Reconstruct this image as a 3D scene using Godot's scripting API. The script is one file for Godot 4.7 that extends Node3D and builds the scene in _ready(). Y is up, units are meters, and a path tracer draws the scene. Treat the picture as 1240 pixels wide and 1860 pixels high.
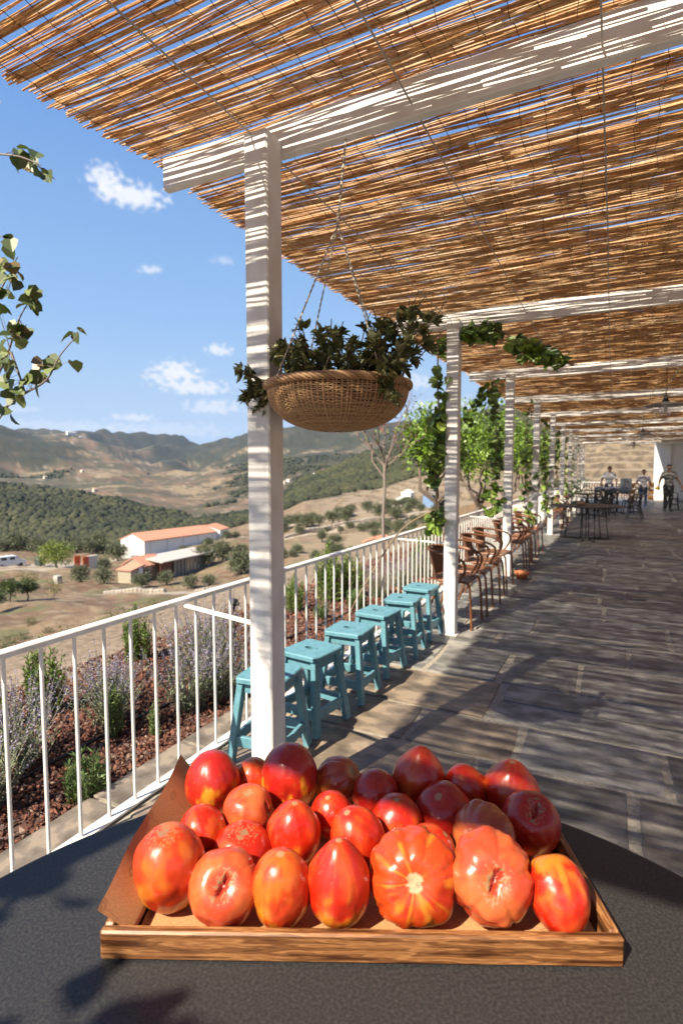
extends Node3D
# Pergola terrace with a tray of tomatoes over a dry river valley. Units are metres, y up; the terrace runs along -Z.

# ---------------------------------------------------------------- mesh builder
class MB:
	var V := PackedVector3Array()
	var N := PackedVector3Array()
	var C := PackedColorArray()
	var U := PackedVector2Array()
	var I := PackedInt32Array()
	var col := Color.WHITE
	func vert(p: Vector3, n: Vector3, c: Color, uv := Vector2.ZERO) -> int:
		V.append(p); N.append(n); C.append(c); U.append(uv)
		return V.size() - 1
	func face(a: int, b: int, c: int, n: Vector3) -> void:
		if (V[b] - V[a]).cross(V[c] - V[a]).dot(n) > 0.0:
			I.append(a); I.append(c); I.append(b)
		else:
			I.append(a); I.append(b); I.append(c)
	func tri(a: Vector3, b: Vector3, c: Vector3, n: Vector3) -> void:
		var k := V.size()
		vert(a, n, col); vert(b, n, col); vert(c, n, col)
		face(k, k + 1, k + 2, n)
	func quad(a: Vector3, b: Vector3, c: Vector3, d: Vector3, n: Vector3) -> void:
		var k := V.size()
		vert(a, n, col); vert(b, n, col); vert(c, n, col); vert(d, n, col)
		face(k, k + 1, k + 2, n); face(k, k + 2, k + 3, n)
	# chamfered box, centred in xf
	func box(xf: Transform3D, s: Vector3, ch := 0.0) -> void:
		var h := s * 0.5
		ch = minf(ch, minf(h.x, minf(h.y, h.z)) * 0.9)
		var q := []
		for i in 8:
			var g := Vector3(1.0 if i & 1 else -1.0, 1.0 if i & 2 else -1.0, 1.0 if i & 4 else -1.0)
			q.append([xf * (Vector3(h.x, h.y - ch, h.z - ch) * g), xf * (Vector3(h.x - ch, h.y, h.z - ch) * g), xf * (Vector3(h.x - ch, h.y - ch, h.z) * g)])
		var bs := [xf.basis.x.normalized(), xf.basis.y.normalized(), xf.basis.z.normalized()]
		for ax in 3:
			var b1: int = 1 << ((ax + 1) % 3)
			var b2: int = 1 << ((ax + 2) % 3)
			for sgn in 2:
				var base: int = (1 << ax) * sgn
				var n: Vector3 = bs[ax] * (1.0 if sgn else -1.0)
				quad(q[base][ax], q[base | b1][ax], q[base | b1 | b2][ax], q[base | b2][ax], n)
		if ch <= 0.0:
			return
		for ax in 3:
			var a1: int = (ax + 1) % 3
			var a2: int = (ax + 2) % 3
			for s1 in 2:
				for s2 in 2:
					var lo: int = (1 << a1) * s1 + (1 << a2) * s2
					var hi: int = lo | (1 << ax)
					var n2: Vector3 = (bs[a1] * (1.0 if s1 else -1.0) + bs[a2] * (1.0 if s2 else -1.0)).normalized()
					quad(q[lo][a1], q[hi][a1], q[hi][a2], q[lo][a2], n2)
		for i in 8:
			var g2: Vector3 = bs[0] * (1.0 if i & 1 else -1.0) + bs[1] * (1.0 if i & 2 else -1.0) + bs[2] * (1.0 if i & 4 else -1.0)
			tri(q[i][0], q[i][1], q[i][2], g2.normalized())
	func bx(c: Vector3, s: Vector3, ch := 0.0) -> void:
		box(Transform3D(Basis(), c), s, ch)
	# bar of rectangular section between two points; up hints the side of height h
	func bar(a: Vector3, b: Vector3, w: float, h: float, up := Vector3.UP, ch := 0.0) -> void:
		var z := (b - a).normalized()
		var x := up.cross(z).normalized()
		var y := z.cross(x)
		box(Transform3D(Basis(x, y, z), (a + b) * 0.5), Vector3(w, h, (b - a).length()), ch)
	func tube(pts: PackedVector3Array, rad: Array, sides := 6, cap := true) -> void:
		var n := pts.size()
		var t := (pts[1] - pts[0]).normalized()
		var ref := Vector3.UP if absf(t.y) < 0.9 else Vector3.RIGHT
		var x := t.cross(ref).normalized()
		var k := V.size()
		for i in n:
			if i > 0:
				t = (pts[mini(i + 1, n - 1)] - pts[i - 1]).normalized()
			x = (x - t * x.dot(t)).normalized()
			var y := t.cross(x)
			var r: float = rad[i] if rad.size() > 1 else rad[0]
			for j in sides:
				var a := TAU * j / sides
				var d := x * cos(a) + y * sin(a)
				vert(pts[i] + d * r, d, col)
		for i in n - 1:
			for j in sides:
				var a0 := k + i * sides + j
				var a1 := k + i * sides + (j + 1) % sides
				var nn := N[a0] + N[a1]
				face(a0, a1, a1 + sides, nn); face(a0, a1 + sides, a0 + sides, nn)
		if cap:
			for e in 2:
				var o := k + e * (n - 1) * sides
				var nv := (pts[0] - pts[1]).normalized() if e == 0 else (pts[n - 1] - pts[n - 2]).normalized()
				var c0 := vert(pts[0] if e == 0 else pts[n - 1], nv, col)
				for j in sides:
					face(c0, o + j, o + (j + 1) % sides, nv)
	func rod(a: Vector3, b: Vector3, r: float, sides := 6, r2 := -1.0) -> void:
		tube(PackedVector3Array([a, b]), [r, r if r2 < 0.0 else r2], sides)
	# profile of (radius, y) turned about the y axis of xf
	func lathe(prof: Array, sides: int, xf := Transform3D()) -> void:
		var k := V.size()
		var n := prof.size()
		for i in n:
			var p: Vector2 = prof[i]
			var tg: Vector2 = prof[mini(i + 1, n - 1)] - prof[maxi(i - 1, 0)]
			var nn := Vector2(tg.y, -tg.x).normalized()
			for j in sides:
				var a := TAU * j / sides
				vert(xf * Vector3(p.x * cos(a), p.y, p.x * sin(a)), (xf.basis * Vector3(nn.x * cos(a), nn.y, nn.x * sin(a))).normalized(), col)
		for i in n - 1:
			for j in sides:
				var a0 := k + i * sides + j
				var a1 := k + i * sides + (j + 1) % sides
				var m := N[a0] + N[a1] + N[a0 + sides]
				face(a0, a1, a1 + sides, m); face(a0, a1 + sides, a0 + sides, m)
	# pointed leaf folded along its midrib: dir = along the leaf, up = its upper side
	func leaf(p: Vector3, dir: Vector3, up: Vector3, ln: float, wd: float, round_ := false) -> void:
		var sd := dir.cross(up).normalized()
		var u2 := sd.cross(dir).normalized()
		var e := u2 * wd * 0.18
		if not round_:
			var m := p + dir * ln * 0.45
			var tip := p + dir * ln - u2 * ln * 0.06
			var l := m + sd * wd * 0.5 + e
			var r := m - sd * wd * 0.5 + e
			tri(p, l, tip, (u2 - sd * 0.3).normalized()); tri(p, tip, r, (u2 + sd * 0.3).normalized())
		else:
			var tip2 := p + dir * ln - u2 * ln * 0.1
			var mid := p + dir * ln * 0.5
			for s in [-1.0, 1.0]:
				var nn: Vector3 = (u2 - sd * s * 0.3).normalized()
				var a: Vector3 = p - dir * ln * 0.07 + sd * s * wd * 0.26 + e * 0.5
				var b: Vector3 = p + dir * ln * 0.28 + sd * s * wd * 0.52 + e
				var c: Vector3 = p + dir * ln * 0.68 + sd * s * wd * 0.36 + e * 0.5
				tri(p, a, b, nn); tri(p, b, mid, nn); tri(mid, b, c, nn); tri(mid, c, tip2, nn)
	func mesh(m: Material) -> ArrayMesh:
		var arr := []
		arr.resize(Mesh.ARRAY_MAX)
		arr[Mesh.ARRAY_VERTEX] = V; arr[Mesh.ARRAY_NORMAL] = N; arr[Mesh.ARRAY_COLOR] = C; arr[Mesh.ARRAY_TEX_UV] = U; arr[Mesh.ARRAY_INDEX] = I
		var am := ArrayMesh.new()
		am.add_surface_from_arrays(Mesh.PRIMITIVE_TRIANGLES, arr)
		am.surface_set_material(0, m)
		return am

# ---------------------------------------------------------------- scene helpers
var rng := RandomNumberGenerator.new()
var taken := {}
var M := {}
var noise_a := FastNoiseLite.new()
var noise_b := FastNoiseLite.new()
const EYE := Vector3(0, 1.5, 0)
const FOCAL := 1000.0
var look: Basis

func rf(a: float, b: float) -> float:
	return rng.randf_range(a, b)
func rdir() -> Vector3:
	var z := rf(-1, 1)
	var a := rf(0, TAU)
	var s := sqrt(1.0 - z * z)
	return Vector3(s * cos(a), z, s * sin(a))
func numbered(called: String) -> String:
	var k: int = taken.get(called, 0)
	taken[called] = k + 1
	return called if k == 0 else "%s_%03d" % [called, k]
func tag(o: Node, label := "", category := "", group := "", kind := "") -> Node:
	if label: o.set_meta("label", label)
	if category: o.set_meta("category", category)
	if group: o.set_meta("group", group)
	if kind: o.set_meta("kind", kind)
	return o
func thing(called: String, label: String, category: String, at_ := Vector3.ZERO, turn := 0.0, group := "") -> Node3D:
	var o := Node3D.new()
	o.name = numbered(called)
	add_child(o)
	o.position = at_; o.rotation.y = turn
	tag(o, label, category, group)
	return o
func part(called: String, mesh, parent: Node, m = null) -> MeshInstance3D:
	var o := MeshInstance3D.new()
	o.name = called
	o.mesh = mesh.mesh(m) if mesh is MB else mesh
	parent.add_child(o, true)
	return o
func top(called: String, mesh, m = null) -> MeshInstance3D:
	var o := MeshInstance3D.new()
	o.name = numbered(called)
	o.mesh = mesh.mesh(m) if mesh is MB else mesh
	add_child(o)
	return o
func copy(o: Node3D, pos: Vector3, turn := 0.0, scl := 1.0, label := "", group := "") -> Node3D:
	var nm := String(o.name)
	if nm.length() > 4 and nm[nm.length() - 4] == "_" and nm.right(3).is_valid_int():
		nm = nm.left(nm.length() - 4)
	var c: Node3D = o.duplicate()
	c.name = numbered(nm)
	add_child(c)
	c.position = pos; c.rotation = Vector3(0, turn, 0); c.scale = Vector3.ONE * scl
	if label: c.set_meta("label", label)
	if group: c.set_meta("group", group)
	return c
func many(called: String, mesh: Mesh, xs: Array, cols: Array, parent: Node) -> MultiMeshInstance3D:
	var mm := MultiMesh.new()
	mm.transform_format = MultiMesh.TRANSFORM_3D
	mm.use_colors = cols.size() > 0
	mm.mesh = mesh
	mm.instance_count = xs.size()
	for i in xs.size():
		mm.set_instance_transform(i, xs[i])
		if cols.size() > 0:
			mm.set_instance_color(i, cols[i])
	var o := MultiMeshInstance3D.new()
	o.name = numbered(called) if parent == self else called
	o.multimesh = mm
	parent.add_child(o, true)
	return o
func lin(r: float, g: float, b: float) -> Color:
	return Color(r, g, b).linear_to_srgb()
func mat(c: Color, rough := 0.7, metal := 0.0) -> StandardMaterial3D:
	var m := StandardMaterial3D.new()
	m.albedo_color = c
	m.roughness = rough
	m.metallic = metal
	return m
func vmat(rough := 0.7) -> StandardMaterial3D:
	var m := mat(Color.WHITE, rough)
	m.vertex_color_use_as_albedo = true
	return m
func leafmat(rough: float, back: Color) -> StandardMaterial3D:
	var m := vmat(rough)
	m.cull_mode = BaseMaterial3D.CULL_DISABLED
	m.backlight_enabled = true
	m.backlight = back
	return m
func ntex(freq: float, sd: int, stops: Array, size := 512, kind := FastNoiseLite.TYPE_SIMPLEX_SMOOTH, oct := 4) -> NoiseTexture2D:
	var t := NoiseTexture2D.new()
	t.width = size; t.height = size
	t.seamless = true
	var n := FastNoiseLite.new()
	n.noise_type = kind; n.seed = sd; n.frequency = freq; n.fractal_octaves = oct
	t.noise = n
	if stops.size() > 0:
		var g := Gradient.new()
		var off := PackedFloat32Array()
		var cs := PackedColorArray()
		for s in stops:
			off.append(s[0]); cs.append(s[1])
		g.offsets = off; g.colors = cs
		t.color_ramp = g
	return t
func grey(lo: float, hi: float) -> Array:
	return [[0.25, Color(lo, lo, lo)], [0.75, Color(hi, hi, hi)]]
# a world point on the line of sight of picture point (u, v) of the 1240 x 1860 photograph
func ray(u: float, v: float) -> Vector3:
	return look * Vector3((u - 620.0) / FOCAL, (930.0 - v) / FOCAL, -1.0)
func at(u: float, v: float, depth: float) -> Vector3:
	return EYE + ray(u, v) * depth
func on(u: float, v: float, y: float) -> Vector3:
	var d := ray(u, v)
	return EYE + d * ((y - EYE.y) / d.y)
func smooth(a: float, b: float, x: float) -> float:
	return smoothstep(a, b, x)
func curve(p: Array, n: int) -> PackedVector3Array:      # Catmull-Rom through the points
	var out := PackedVector3Array()
	for i in p.size() - 1:
		var a: Vector3 = p[maxi(i - 1, 0)]
		var b: Vector3 = p[i]
		var c: Vector3 = p[i + 1]
		var d: Vector3 = p[mini(i + 2, p.size() - 1)]
		for k in n:
			out.append(b.cubic_interpolate(c, a, d, float(k) / n))
	out.append(p[p.size() - 1])
	return out

# ---------------------------------------------------------------- main
func _ready() -> void:
	rng.seed = 7
	noise_a.seed = 3; noise_a.frequency = 1.0; noise_a.fractal_octaves = 3
	noise_b.seed = 11; noise_b.frequency = 1.0; noise_b.noise_type = FastNoiseLite.TYPE_SIMPLEX_SMOOTH; noise_b.fractal_type = FastNoiseLite.FRACTAL_NONE
	set_camera_and_light()
	make_materials()
	var steps := [terrain, terrace, pergola, railings, garden_bed, valley, trees, vines, hanging_basket, foreground, stools, metal_chairs, far_furniture, people, small_things]
	for s in steps:
		var t0 := Time.get_ticks_msec()
		rng.seed = 100 + steps.find(s)
		s.call()
		print(s.get_method(), " ", Time.get_ticks_msec() - t0, " ms")

func set_camera_and_light() -> void:
	var back := -Vector3(0.493, 0.074, -1.0).normalized()            # the terrace direction as the lens sees it
	var up := Vector3(0, 1, 0.074)
	up = (up - back * up.dot(back)).normalized()
	var right := up.cross(back)
	look = Basis(right, up, back).transposed()
	var cam := Camera3D.new()
	cam.name = "camera"
	cam.transform = Transform3D(look, EYE)
	cam.fov = rad_to_deg(2.0 * atan(0.93))
	cam.near = 0.05; cam.far = 20000.0
	var ca := CameraAttributesPhysical.new()
	ca.frustum_focal_length = 35.0 / (2.0 * 0.93)
	ca.frustum_focus_distance = 1.45
	ca.exposure_aperture = 4.0
	ca.frustum_near = 0.05; ca.frustum_far = 20000.0
	cam.attributes = ca
	cam.fov = rad_to_deg(2.0 * atan(0.93))
	add_child(cam)
	var env := Environment.new()
	env.tonemap_mode = Environment.TONE_MAPPER_LINEAR
	env.tonemap_exposure = 2.4
	env.background_mode = Environment.BG_SKY
	env.sky = Sky.new()
	var sm := PanoramaSkyMaterial.new()
	sm.panorama = sky_picture()
	env.sky.sky_material = sm
	env.background_energy_multiplier = 0.43
	env.fog_enabled = true
	env.fog_density = 0.00005
	env.fog_light_color = Color(0.66, 0.76, 0.9)
	env.sdfgi_enabled = true; env.ssao_enabled = true; env.ssil_enabled = true
	var we := WorldEnvironment.new()
	we.name = "environment"
	we.environment = env
	add_child(we)
	var sun := DirectionalLight3D.new()
	sun.name = "sun"
	sun.light_energy = 1.5
	sun.light_color = Color(1.0, 0.95, 0.86)
	sun.light_angular_distance = 0.53
	sun.shadow_enabled = true
	add_child(sun)
	sun.look_at_from_position(Vector3.ZERO, Vector3(0.30, -1.0, -0.96), Vector3.UP)

# air and clouds only: a blue that pales to the horizon, with a few small cumulus
func sky_picture() -> ImageTexture:
	var W := 2048
	var H := 1024
	var im := Image.create(W, H, false, Image.FORMAT_RGBF)
	for y in H:
		var el := 90.0 - 180.0 * (y + 0.5) / H
		var k := clampf(el / 90.0, 0.0, 1.0)
		var c := Color(0.62, 0.78, 0.93)
		var ks := [0.0, 0.06, 0.16, 0.33, 0.6, 1.0]
		var cs := [Color(0.60, 0.75, 0.92), Color(0.50, 0.68, 0.92), Color(0.315, 0.54, 0.89), Color(0.18, 0.37, 0.76), Color(0.11, 0.25, 0.62), Color(0.08, 0.18, 0.52)]
		for i in 5:
			if k >= ks[i] and k <= ks[i + 1]:
				c = cs[i].lerp(cs[i + 1], (k - ks[i]) / (ks[i + 1] - ks[i]))
		if el < 0.0:
			c = Color(0.60, 0.75, 0.92).lerp(Color(0.30, 0.28, 0.24), smooth(0.0, 8.0, -el))
		im.fill_rect(Rect2i(0, y, W, 1), c)
	var fn := FastNoiseLite.new()
	fn.seed = 21; fn.frequency = 0.35; fn.fractal_octaves = 5; fn.fractal_gain = 0.55
	var puffs := [[-46.4, 24.3, 3.2, 1.05, 0.9], [-48.6, 25.2, 1.7, 1.0, 0.85], [-45.0, 18.6, 1.1, 0.4, 0.6], [-38.5, 11.9, 1.5, 0.55, 0.8], [-42.6, 9.6, 2.4, 1.1, 0.95], [-41.0, 8.3, 3.8, 0.8, 0.85], [-44.5, 9.2, 1.6, 0.5, 0.6], [-39.2, 6.4, 3.0, 0.75, 0.65], [-46.8, 5.2, 2.2, 0.38, 0.75], [-53.0, 4.2, 7.0, 0.55, 0.4], [-44.0, 4.1, 8.0, 0.7, 0.4], [-57.0, 5.5, 2.5, 0.5, 0.35], [-20.0, 9.0, 3.5, 1.0, 0.6], [-15.5, 6.5, 4.0, 0.9, 0.6], [-38.0, 20.0, 1.2, 0.4, 0.35]]
	var r2 := RandomNumberGenerator.new()
	r2.seed = 5
	for i in 26:
		puffs.append([r2.randf_range(0, 290), r2.randf_range(4, 30), r2.randf_range(2, 6), r2.randf_range(0.5, 1.6), r2.randf_range(0.4, 0.9)])
	for p in puffs:
		var px: float = fposmod(p[0] / 360.0, 1.0) * W
		var py: float = (90.0 - p[1]) / 180.0 * H
		var rx: float = p[2] / 360.0 * W * 1.3 / cos(deg_to_rad(p[1])) 
		var ry: float = p[3] / 180.0 * H * 1.5
		for y in range(int(py - ry) - 1, int(py + ry) + 2):
			for x in range(int(px - rx) - 1, int(px + rx) + 2):
				var e := Vector2((x - px) / rx, (y - py) / ry)
				if e.y > 0.0: e.y *= 1.35
				var f := 1.0 - e.length()
				if f <= 0.0 or y < 0 or y >= H:
					continue
				var n := fn.get_noise_2d(x * 0.55, y * 0.8) * 0.8 + f * 1.1 - 0.22
				var a: float = smooth(0.0, 0.5, n) * p[4]
				if a > 0.0:
					var xx := posmod(x, W)
					var b := im.get_pixel(xx, y)
					im.set_pixel(xx, y, b.lerp(Color(0.98, 0.99, 1.02), a))
	return ImageTexture.create_from_image(im)

func make_materials() -> void:
	# white paint of the pergola and the railing
	M.white = mat(lin(0.80, 0.79, 0.77), 0.45)
	M.white.albedo_texture = ntex(0.02, 4, [[0.2, Color(0.94, 0.93, 0.91)], [0.8, Color.WHITE]], 256)
	M.white.uv1_triplanar = true; M.white.uv1_world_triplanar = true; M.white.uv1_scale = Vector3(1.5, 0.7, 1.5)
	M.reeds = []
	var reed_noise := ntex(0.05, 9, [[0.15, Color(0.66, 0.6, 0.54)], [0.45, Color(0.93, 0.91, 0.88)], [0.9, Color.WHITE]], 256)
	for c in [Color(0.82, 0.54, 0.25), Color(0.74, 0.44, 0.18), Color(0.85, 0.61, 0.34), Color(0.62, 0.33, 0.12), Color(0.80, 0.50, 0.20), Color(0.86, 0.68, 0.43)]:
		var m := mat(lin(c.r, c.g, c.b), 0.42)
		m.albedo_texture = reed_noise
		m.uv1_triplanar = true; m.uv1_world_triplanar = true; m.uv1_scale = Vector3(3.0, 20.0, 20.0)
		m.backlight_enabled = true; m.backlight = lin(0.50, 0.25, 0.07)
		M.reeds.append(m)
	M.reed_many = vmat(0.45)
	M.reed_many.albedo_texture = reed_noise
	M.reed_many.uv1_triplanar = true; M.reed_many.uv1_world_triplanar = true; M.reed_many.uv1_scale = Vector3(3.0, 20.0, 20.0)
	M.reed_many.backlight_enabled = true; M.reed_many.backlight = lin(0.50, 0.25, 0.07)
	M.wire = mat(lin(0.02, 0.018, 0.015), 0.6, 0.3)
	M.cable = mat(lin(0.42, 0.40, 0.37), 0.45, 0.5)
	M.slabs = []
	var slate := ntex(0.007, 31, [[0.15, Color(0.62, 0.61, 0.60)], [0.42, Color(0.78, 0.77, 0.76)], [0.58, Color(0.84, 0.83, 0.82)], [0.68, Color(0.97, 0.95, 0.92)], [0.9, Color(1.0, 0.98, 0.95)]], 1024, FastNoiseLite.TYPE_SIMPLEX_SMOOTH, 6)
	var slate_h := ntex(0.02, 33, [], 512, FastNoiseLite.TYPE_SIMPLEX_SMOOTH, 5)
	for c in [Color(0.160, 0.158, 0.153), Color(0.138, 0.135, 0.131), Color(0.19, 0.19, 0.185), Color(0.160, 0.140, 0.120), Color(0.20, 0.160, 0.122), Color(0.118, 0.116, 0.114), Color(0.165, 0.155, 0.142)]:
		var m := mat(lin(c.r * 1.5, c.g * 1.5, c.b * 1.5), 0.5)
		m.albedo_texture = slate
		m.heightmap_enabled = true; m.heightmap_texture = slate_h; m.heightmap_scale = 0.10
		m.uv1_triplanar = true; m.uv1_world_triplanar = true; m.uv1_scale = Vector3(0.55, 1.0, 0.8)
		M.slabs.append(m)
	M.mortar = mat(lin(0.34, 0.30, 0.24), 0.9)
	M.mortar.albedo_texture = ntex(0.03, 35, grey(0.86, 1.0), 512)
	M.mortar.uv1_triplanar = true; M.mortar.uv1_world_triplanar = true; M.mortar.uv1_scale = Vector3(2, 2, 2)
	M.coping = mat(lin(0.27, 0.23, 0.19), 0.75)
	M.coping.albedo_texture = slate
	M.coping.uv1_triplanar = true; M.coping.uv1_world_triplanar = true; M.coping.uv1_scale = Vector3(0.8, 0.8, 0.8)
	M.table = mat(lin(0.040, 0.039, 0.040), 0.5)
	M.table.albedo_texture = ntex(0.02, 41, [[0.2, Color(0.66, 0.66, 0.68)], [0.5, Color(0.80, 0.80, 0.80)], [0.68, Color(0.92, 0.91, 0.90)], [0.85, Color(1, 1, 1)]], 1024, FastNoiseLite.TYPE_SIMPLEX_SMOOTH, 6)
	M.table.heightmap_enabled = true; M.table.heightmap_texture = ntex(0.10, 43, [], 1024, FastNoiseLite.TYPE_SIMPLEX_SMOOTH, 4); M.table.heightmap_scale = 0.02
	M.table.uv1_triplanar = true; M.table.uv1_scale = Vector3(7, 7, 7)
	M.iron = mat(lin(0.02, 0.02, 0.02), 0.5, 0.4)
	for k in 2:
		var w := mat(lin(0.42, 0.21, 0.085), 0.42)
		w.albedo_texture = ntex(0.012, 51, [[0.2, Color(0.38, 0.30, 0.25)], [0.38, Color(0.72, 0.66, 0.6)], [0.5, Color(0.55, 0.47, 0.40)], [0.6, Color(0.95, 0.92, 0.88)], [0.75, Color(0.7, 0.62, 0.55)], [0.9, Color(1, 1, 1)]], 512, FastNoiseLite.TYPE_SIMPLEX_SMOOTH, 5)
		w.uv1_triplanar = true
		w.uv1_scale = Vector3(0.8, 14.0, 14.0) if k == 0 else Vector3(14.0, 14.0, 0.8)
		M["wood_x" if k == 0 else "wood_z"] = w
	M.blue = mat(lin(0.125, 0.295, 0.36), 0.5)
	M.blue.albedo_texture = ntex(0.02, 61, [[0.2, Color(0.88, 0.9, 0.9)], [0.8, Color.WHITE]], 256)
	M.blue.uv1_triplanar = true; M.blue.uv1_scale = Vector3(3, 3, 3)
	M.brown_metal = mat(lin(0.175, 0.070, 0.032), 0.38, 0.15)
	M.black_wood = mat(lin(0.025, 0.02, 0.018), 0.45)
	M.leaf_olive = leafmat(0.55, lin(0.05, 0.06, 0.02))
	M.leaf_green = leafmat(0.45, lin(0.10, 0.16, 0.02))
	M.bark = vmat(0.9)
	M.mulch = vmat(0.95)
	M.ground = vmat(0.95)
	M.ground.albedo_texture = ntex(0.04, 71, [[0.2, Color(0.78, 0.76, 0.74)], [0.5, Color(0.9, 0.89, 0.88)], [0.85, Color.WHITE]], 1024, FastNoiseLite.TYPE_SIMPLEX_SMOOTH, 6)
	M.ground.uv1_triplanar = true; M.ground.uv1_world_triplanar = true; M.ground.uv1_scale = Vector3(0.22, 0.22, 0.22)
	M.paint = vmat(0.6)
	M.wicker = vmat(0.6)
	M.rope = mat(lin(0.45, 0.40, 0.33), 0.9)
	M.skin_cloth = vmat(0.75)
	M.roof = vmat(0.85)
	M.glass = mat(Color(0.9, 0.95, 1.0, 0.15), 0.05)
	M.glass.transparency = BaseMaterial3D.TRANSPARENCY_ALPHA
	M.terracotta = mat(lin(0.50, 0.16, 0.06), 0.8)
	M.forest = vmat(0.9)
	M.tomato = vmat(0.32)
	M.tomato.clearcoat_enabled = true; M.tomato.clearcoat = 0.3; M.tomato.clearcoat_roughness = 0.14
	M.tomato.subsurf_scatter_enabled = true; M.tomato.subsurf_scatter_strength = 0.12

# ---------------------------------------------------------------- terrain
# each column: picture column, then [depth, picture row of the ground there, woodland share]
const LAND := [
	[0, [[25, 1300, 0.1], [45, 1132, 0.0], [60, 1090, 0.0], [80, 1052, 0.05], [100, 1024, 0.0], [130, 1006, 0.1], [200, 1012, 0.6], [330, 1000, 1.0], [420, 960, 1.0], [620, 878, 1.0], [700, 890, 0.6], [950, 868, 0.35], [1250, 830, 0.55], [1600, 777, 0.85], [2000, 800, 0.8], [3500, 800, 0.8], [6000, 830, 0.8]]],
	[100, [[25, 1300, 0.1], [45, 1128, 0.0], [60, 1090, 0.0], [80, 1054, 0.05], [100, 1026, 0.0], [130, 1004, 0.1], [200, 1008, 0.6], [330, 990, 1.0], [420, 955, 1.0], [610, 890, 1.0], [700, 900, 0.6], [950, 880, 0.3], [1300, 835, 0.5], [1600, 803, 0.7], [2000, 815, 0.5], [2700, 800, 0.4], [3600, 786, 0.9], [6000, 830, 0.8]]],
	[200, [[25, 1300, 0.1], [45, 1126, 0.0], [60, 1090, 0.0], [80, 1058, 0.05], [100, 1030, 0.0], [130, 1004, 0.1], [200, 1000, 0.6], [330, 985, 1.0], [420, 955, 1.0], [600, 905, 1.0], [700, 915, 0.5], [900, 895, 0.25], [1500, 838, 0.2], [2000, 845, 0.3], [2700, 815, 0.4], [3600, 789, 0.9], [6000, 830, 0.8]]],
	[280, [[25, 1290, 0.1], [45, 1122, 0.0], [60, 1088, 0.0], [80, 1058, 0.05], [100, 1030, 0.0], [130, 998, 0.1], [200, 992, 0.6], [330, 982, 1.0], [420, 958, 1.0], [580, 927, 0.9], [700, 928, 0.3], [900, 905, 0.2], [1500, 862, 0.25], [2000, 862, 0.3], [2700, 835, 0.5], [3600, 799, 0.95], [6000, 830, 0.8]]],
	[350, [[25, 1280, 0.1], [45, 1118, 0.0], [60, 1085, 0.0], [80, 1055, 0.05], [100, 1024, 0.0], [130, 990, 0.1], [200, 985, 0.5], [330, 975, 0.8], [420, 958, 0.6], [560, 940, 0.4], [700, 935, 0.2], [900, 908, 0.25], [1400, 868, 0.15], [2000, 862, 0.4], [2700, 835, 0.8], [3600, 806, 0.95], [6000, 830, 0.8]]],
	[460, [[25, 1270, 0.1], [45, 1108, 0.0], [60, 1075, 0.0], [80, 1042, 0.05], [100, 1008, 0.0], [130, 980, 0.05], [200, 958, 0.0], [330, 948, 0.5], [500, 945, 0.6], [700, 925, 0.5], [900, 898, 0.5], [1400, 850, 0.6], [2000, 818, 0.7], [2600, 788, 0.8], [6000, 830, 0.8]]],
	[560, [[25, 1240, 0.1], [45, 1085, 0.0], [60, 1050, 0.0], [80, 1018, 0.0], [110, 975, 0.0], [150, 945, 0.0], [200, 930, 0.0], [300, 911, 0.0], [380, 904, 0.7], [620, 868, 1.0], [720, 880, 0.7], [1400, 842, 0.55], [2400, 780, 0.8], [6000, 830, 0.8]]],
	[680, [[25, 1230, 0.1], [45, 1065, 0.0], [60, 1025, 0.0], [80, 990, 0.0], [110, 955, 0.0], [150, 930, 0.0], [200, 915, 0.0], [300, 893, 0.0], [380, 880, 0.8], [620, 822, 1.0], [800, 860, 0.7], [1400, 835, 0.6], [2400, 776, 0.8], [6000, 830, 0.8]]],
	[780, [[25, 1200, 0.1], [45, 1040, 0.0], [60, 1000, 0.0], [80, 965, 0.0], [110, 940, 0.0], [150, 920, 0.0], [200, 895, 0.0], [280, 870, 0.0], [380, 850, 0.8], [620, 798, 1.0], [800, 830, 0.8], [2400, 776, 0.8], [6000, 830, 0.8]]],
	[900, [[25, 1100, 0.1], [45, 985, 0.0], [60, 955, 0.0], [80, 932, 0.0], [110, 913, 0.0], [150, 900, 0.0], [220, 870, 0.0], [300, 848, 0.6], [420, 800, 1.0], [620, 745, 1.0], [800, 770, 0.8], [6000, 800, 0.8]]],
	[980, [[25, 1000, 0.1], [45, 940, 0.0], [60, 915, 0.0], [110, 890, 0.0], [150, 872, 0.0], [220, 842, 0.0], [300, 800, 0.7], [600, 720, 1.0], [800, 720, 0.8], [6000, 780, 0.8]]],
	[1100, [[36, 925, 0.0], [45, 910, 0.0], [60, 896, 0.0], [90, 872, 0.0], [150, 822, 0.0], [220, 770, 0.0], [320, 700, 0.1], [600, 660, 0.6], [6000, 740, 0.8]]],
	[1240, [[36, 925, 0.0], [45, 908, 0.0], [60, 892, 0.0], [90, 866, 0.0], [150, 812, 0.0], [220, 760, 0.0], [320, 690, 0.1], [600, 650, 0.6], [6000, 740, 0.8]]],
]
var land_az := PackedFloat32Array()
var land_r := []
var land_y := []
var land_w := []

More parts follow.
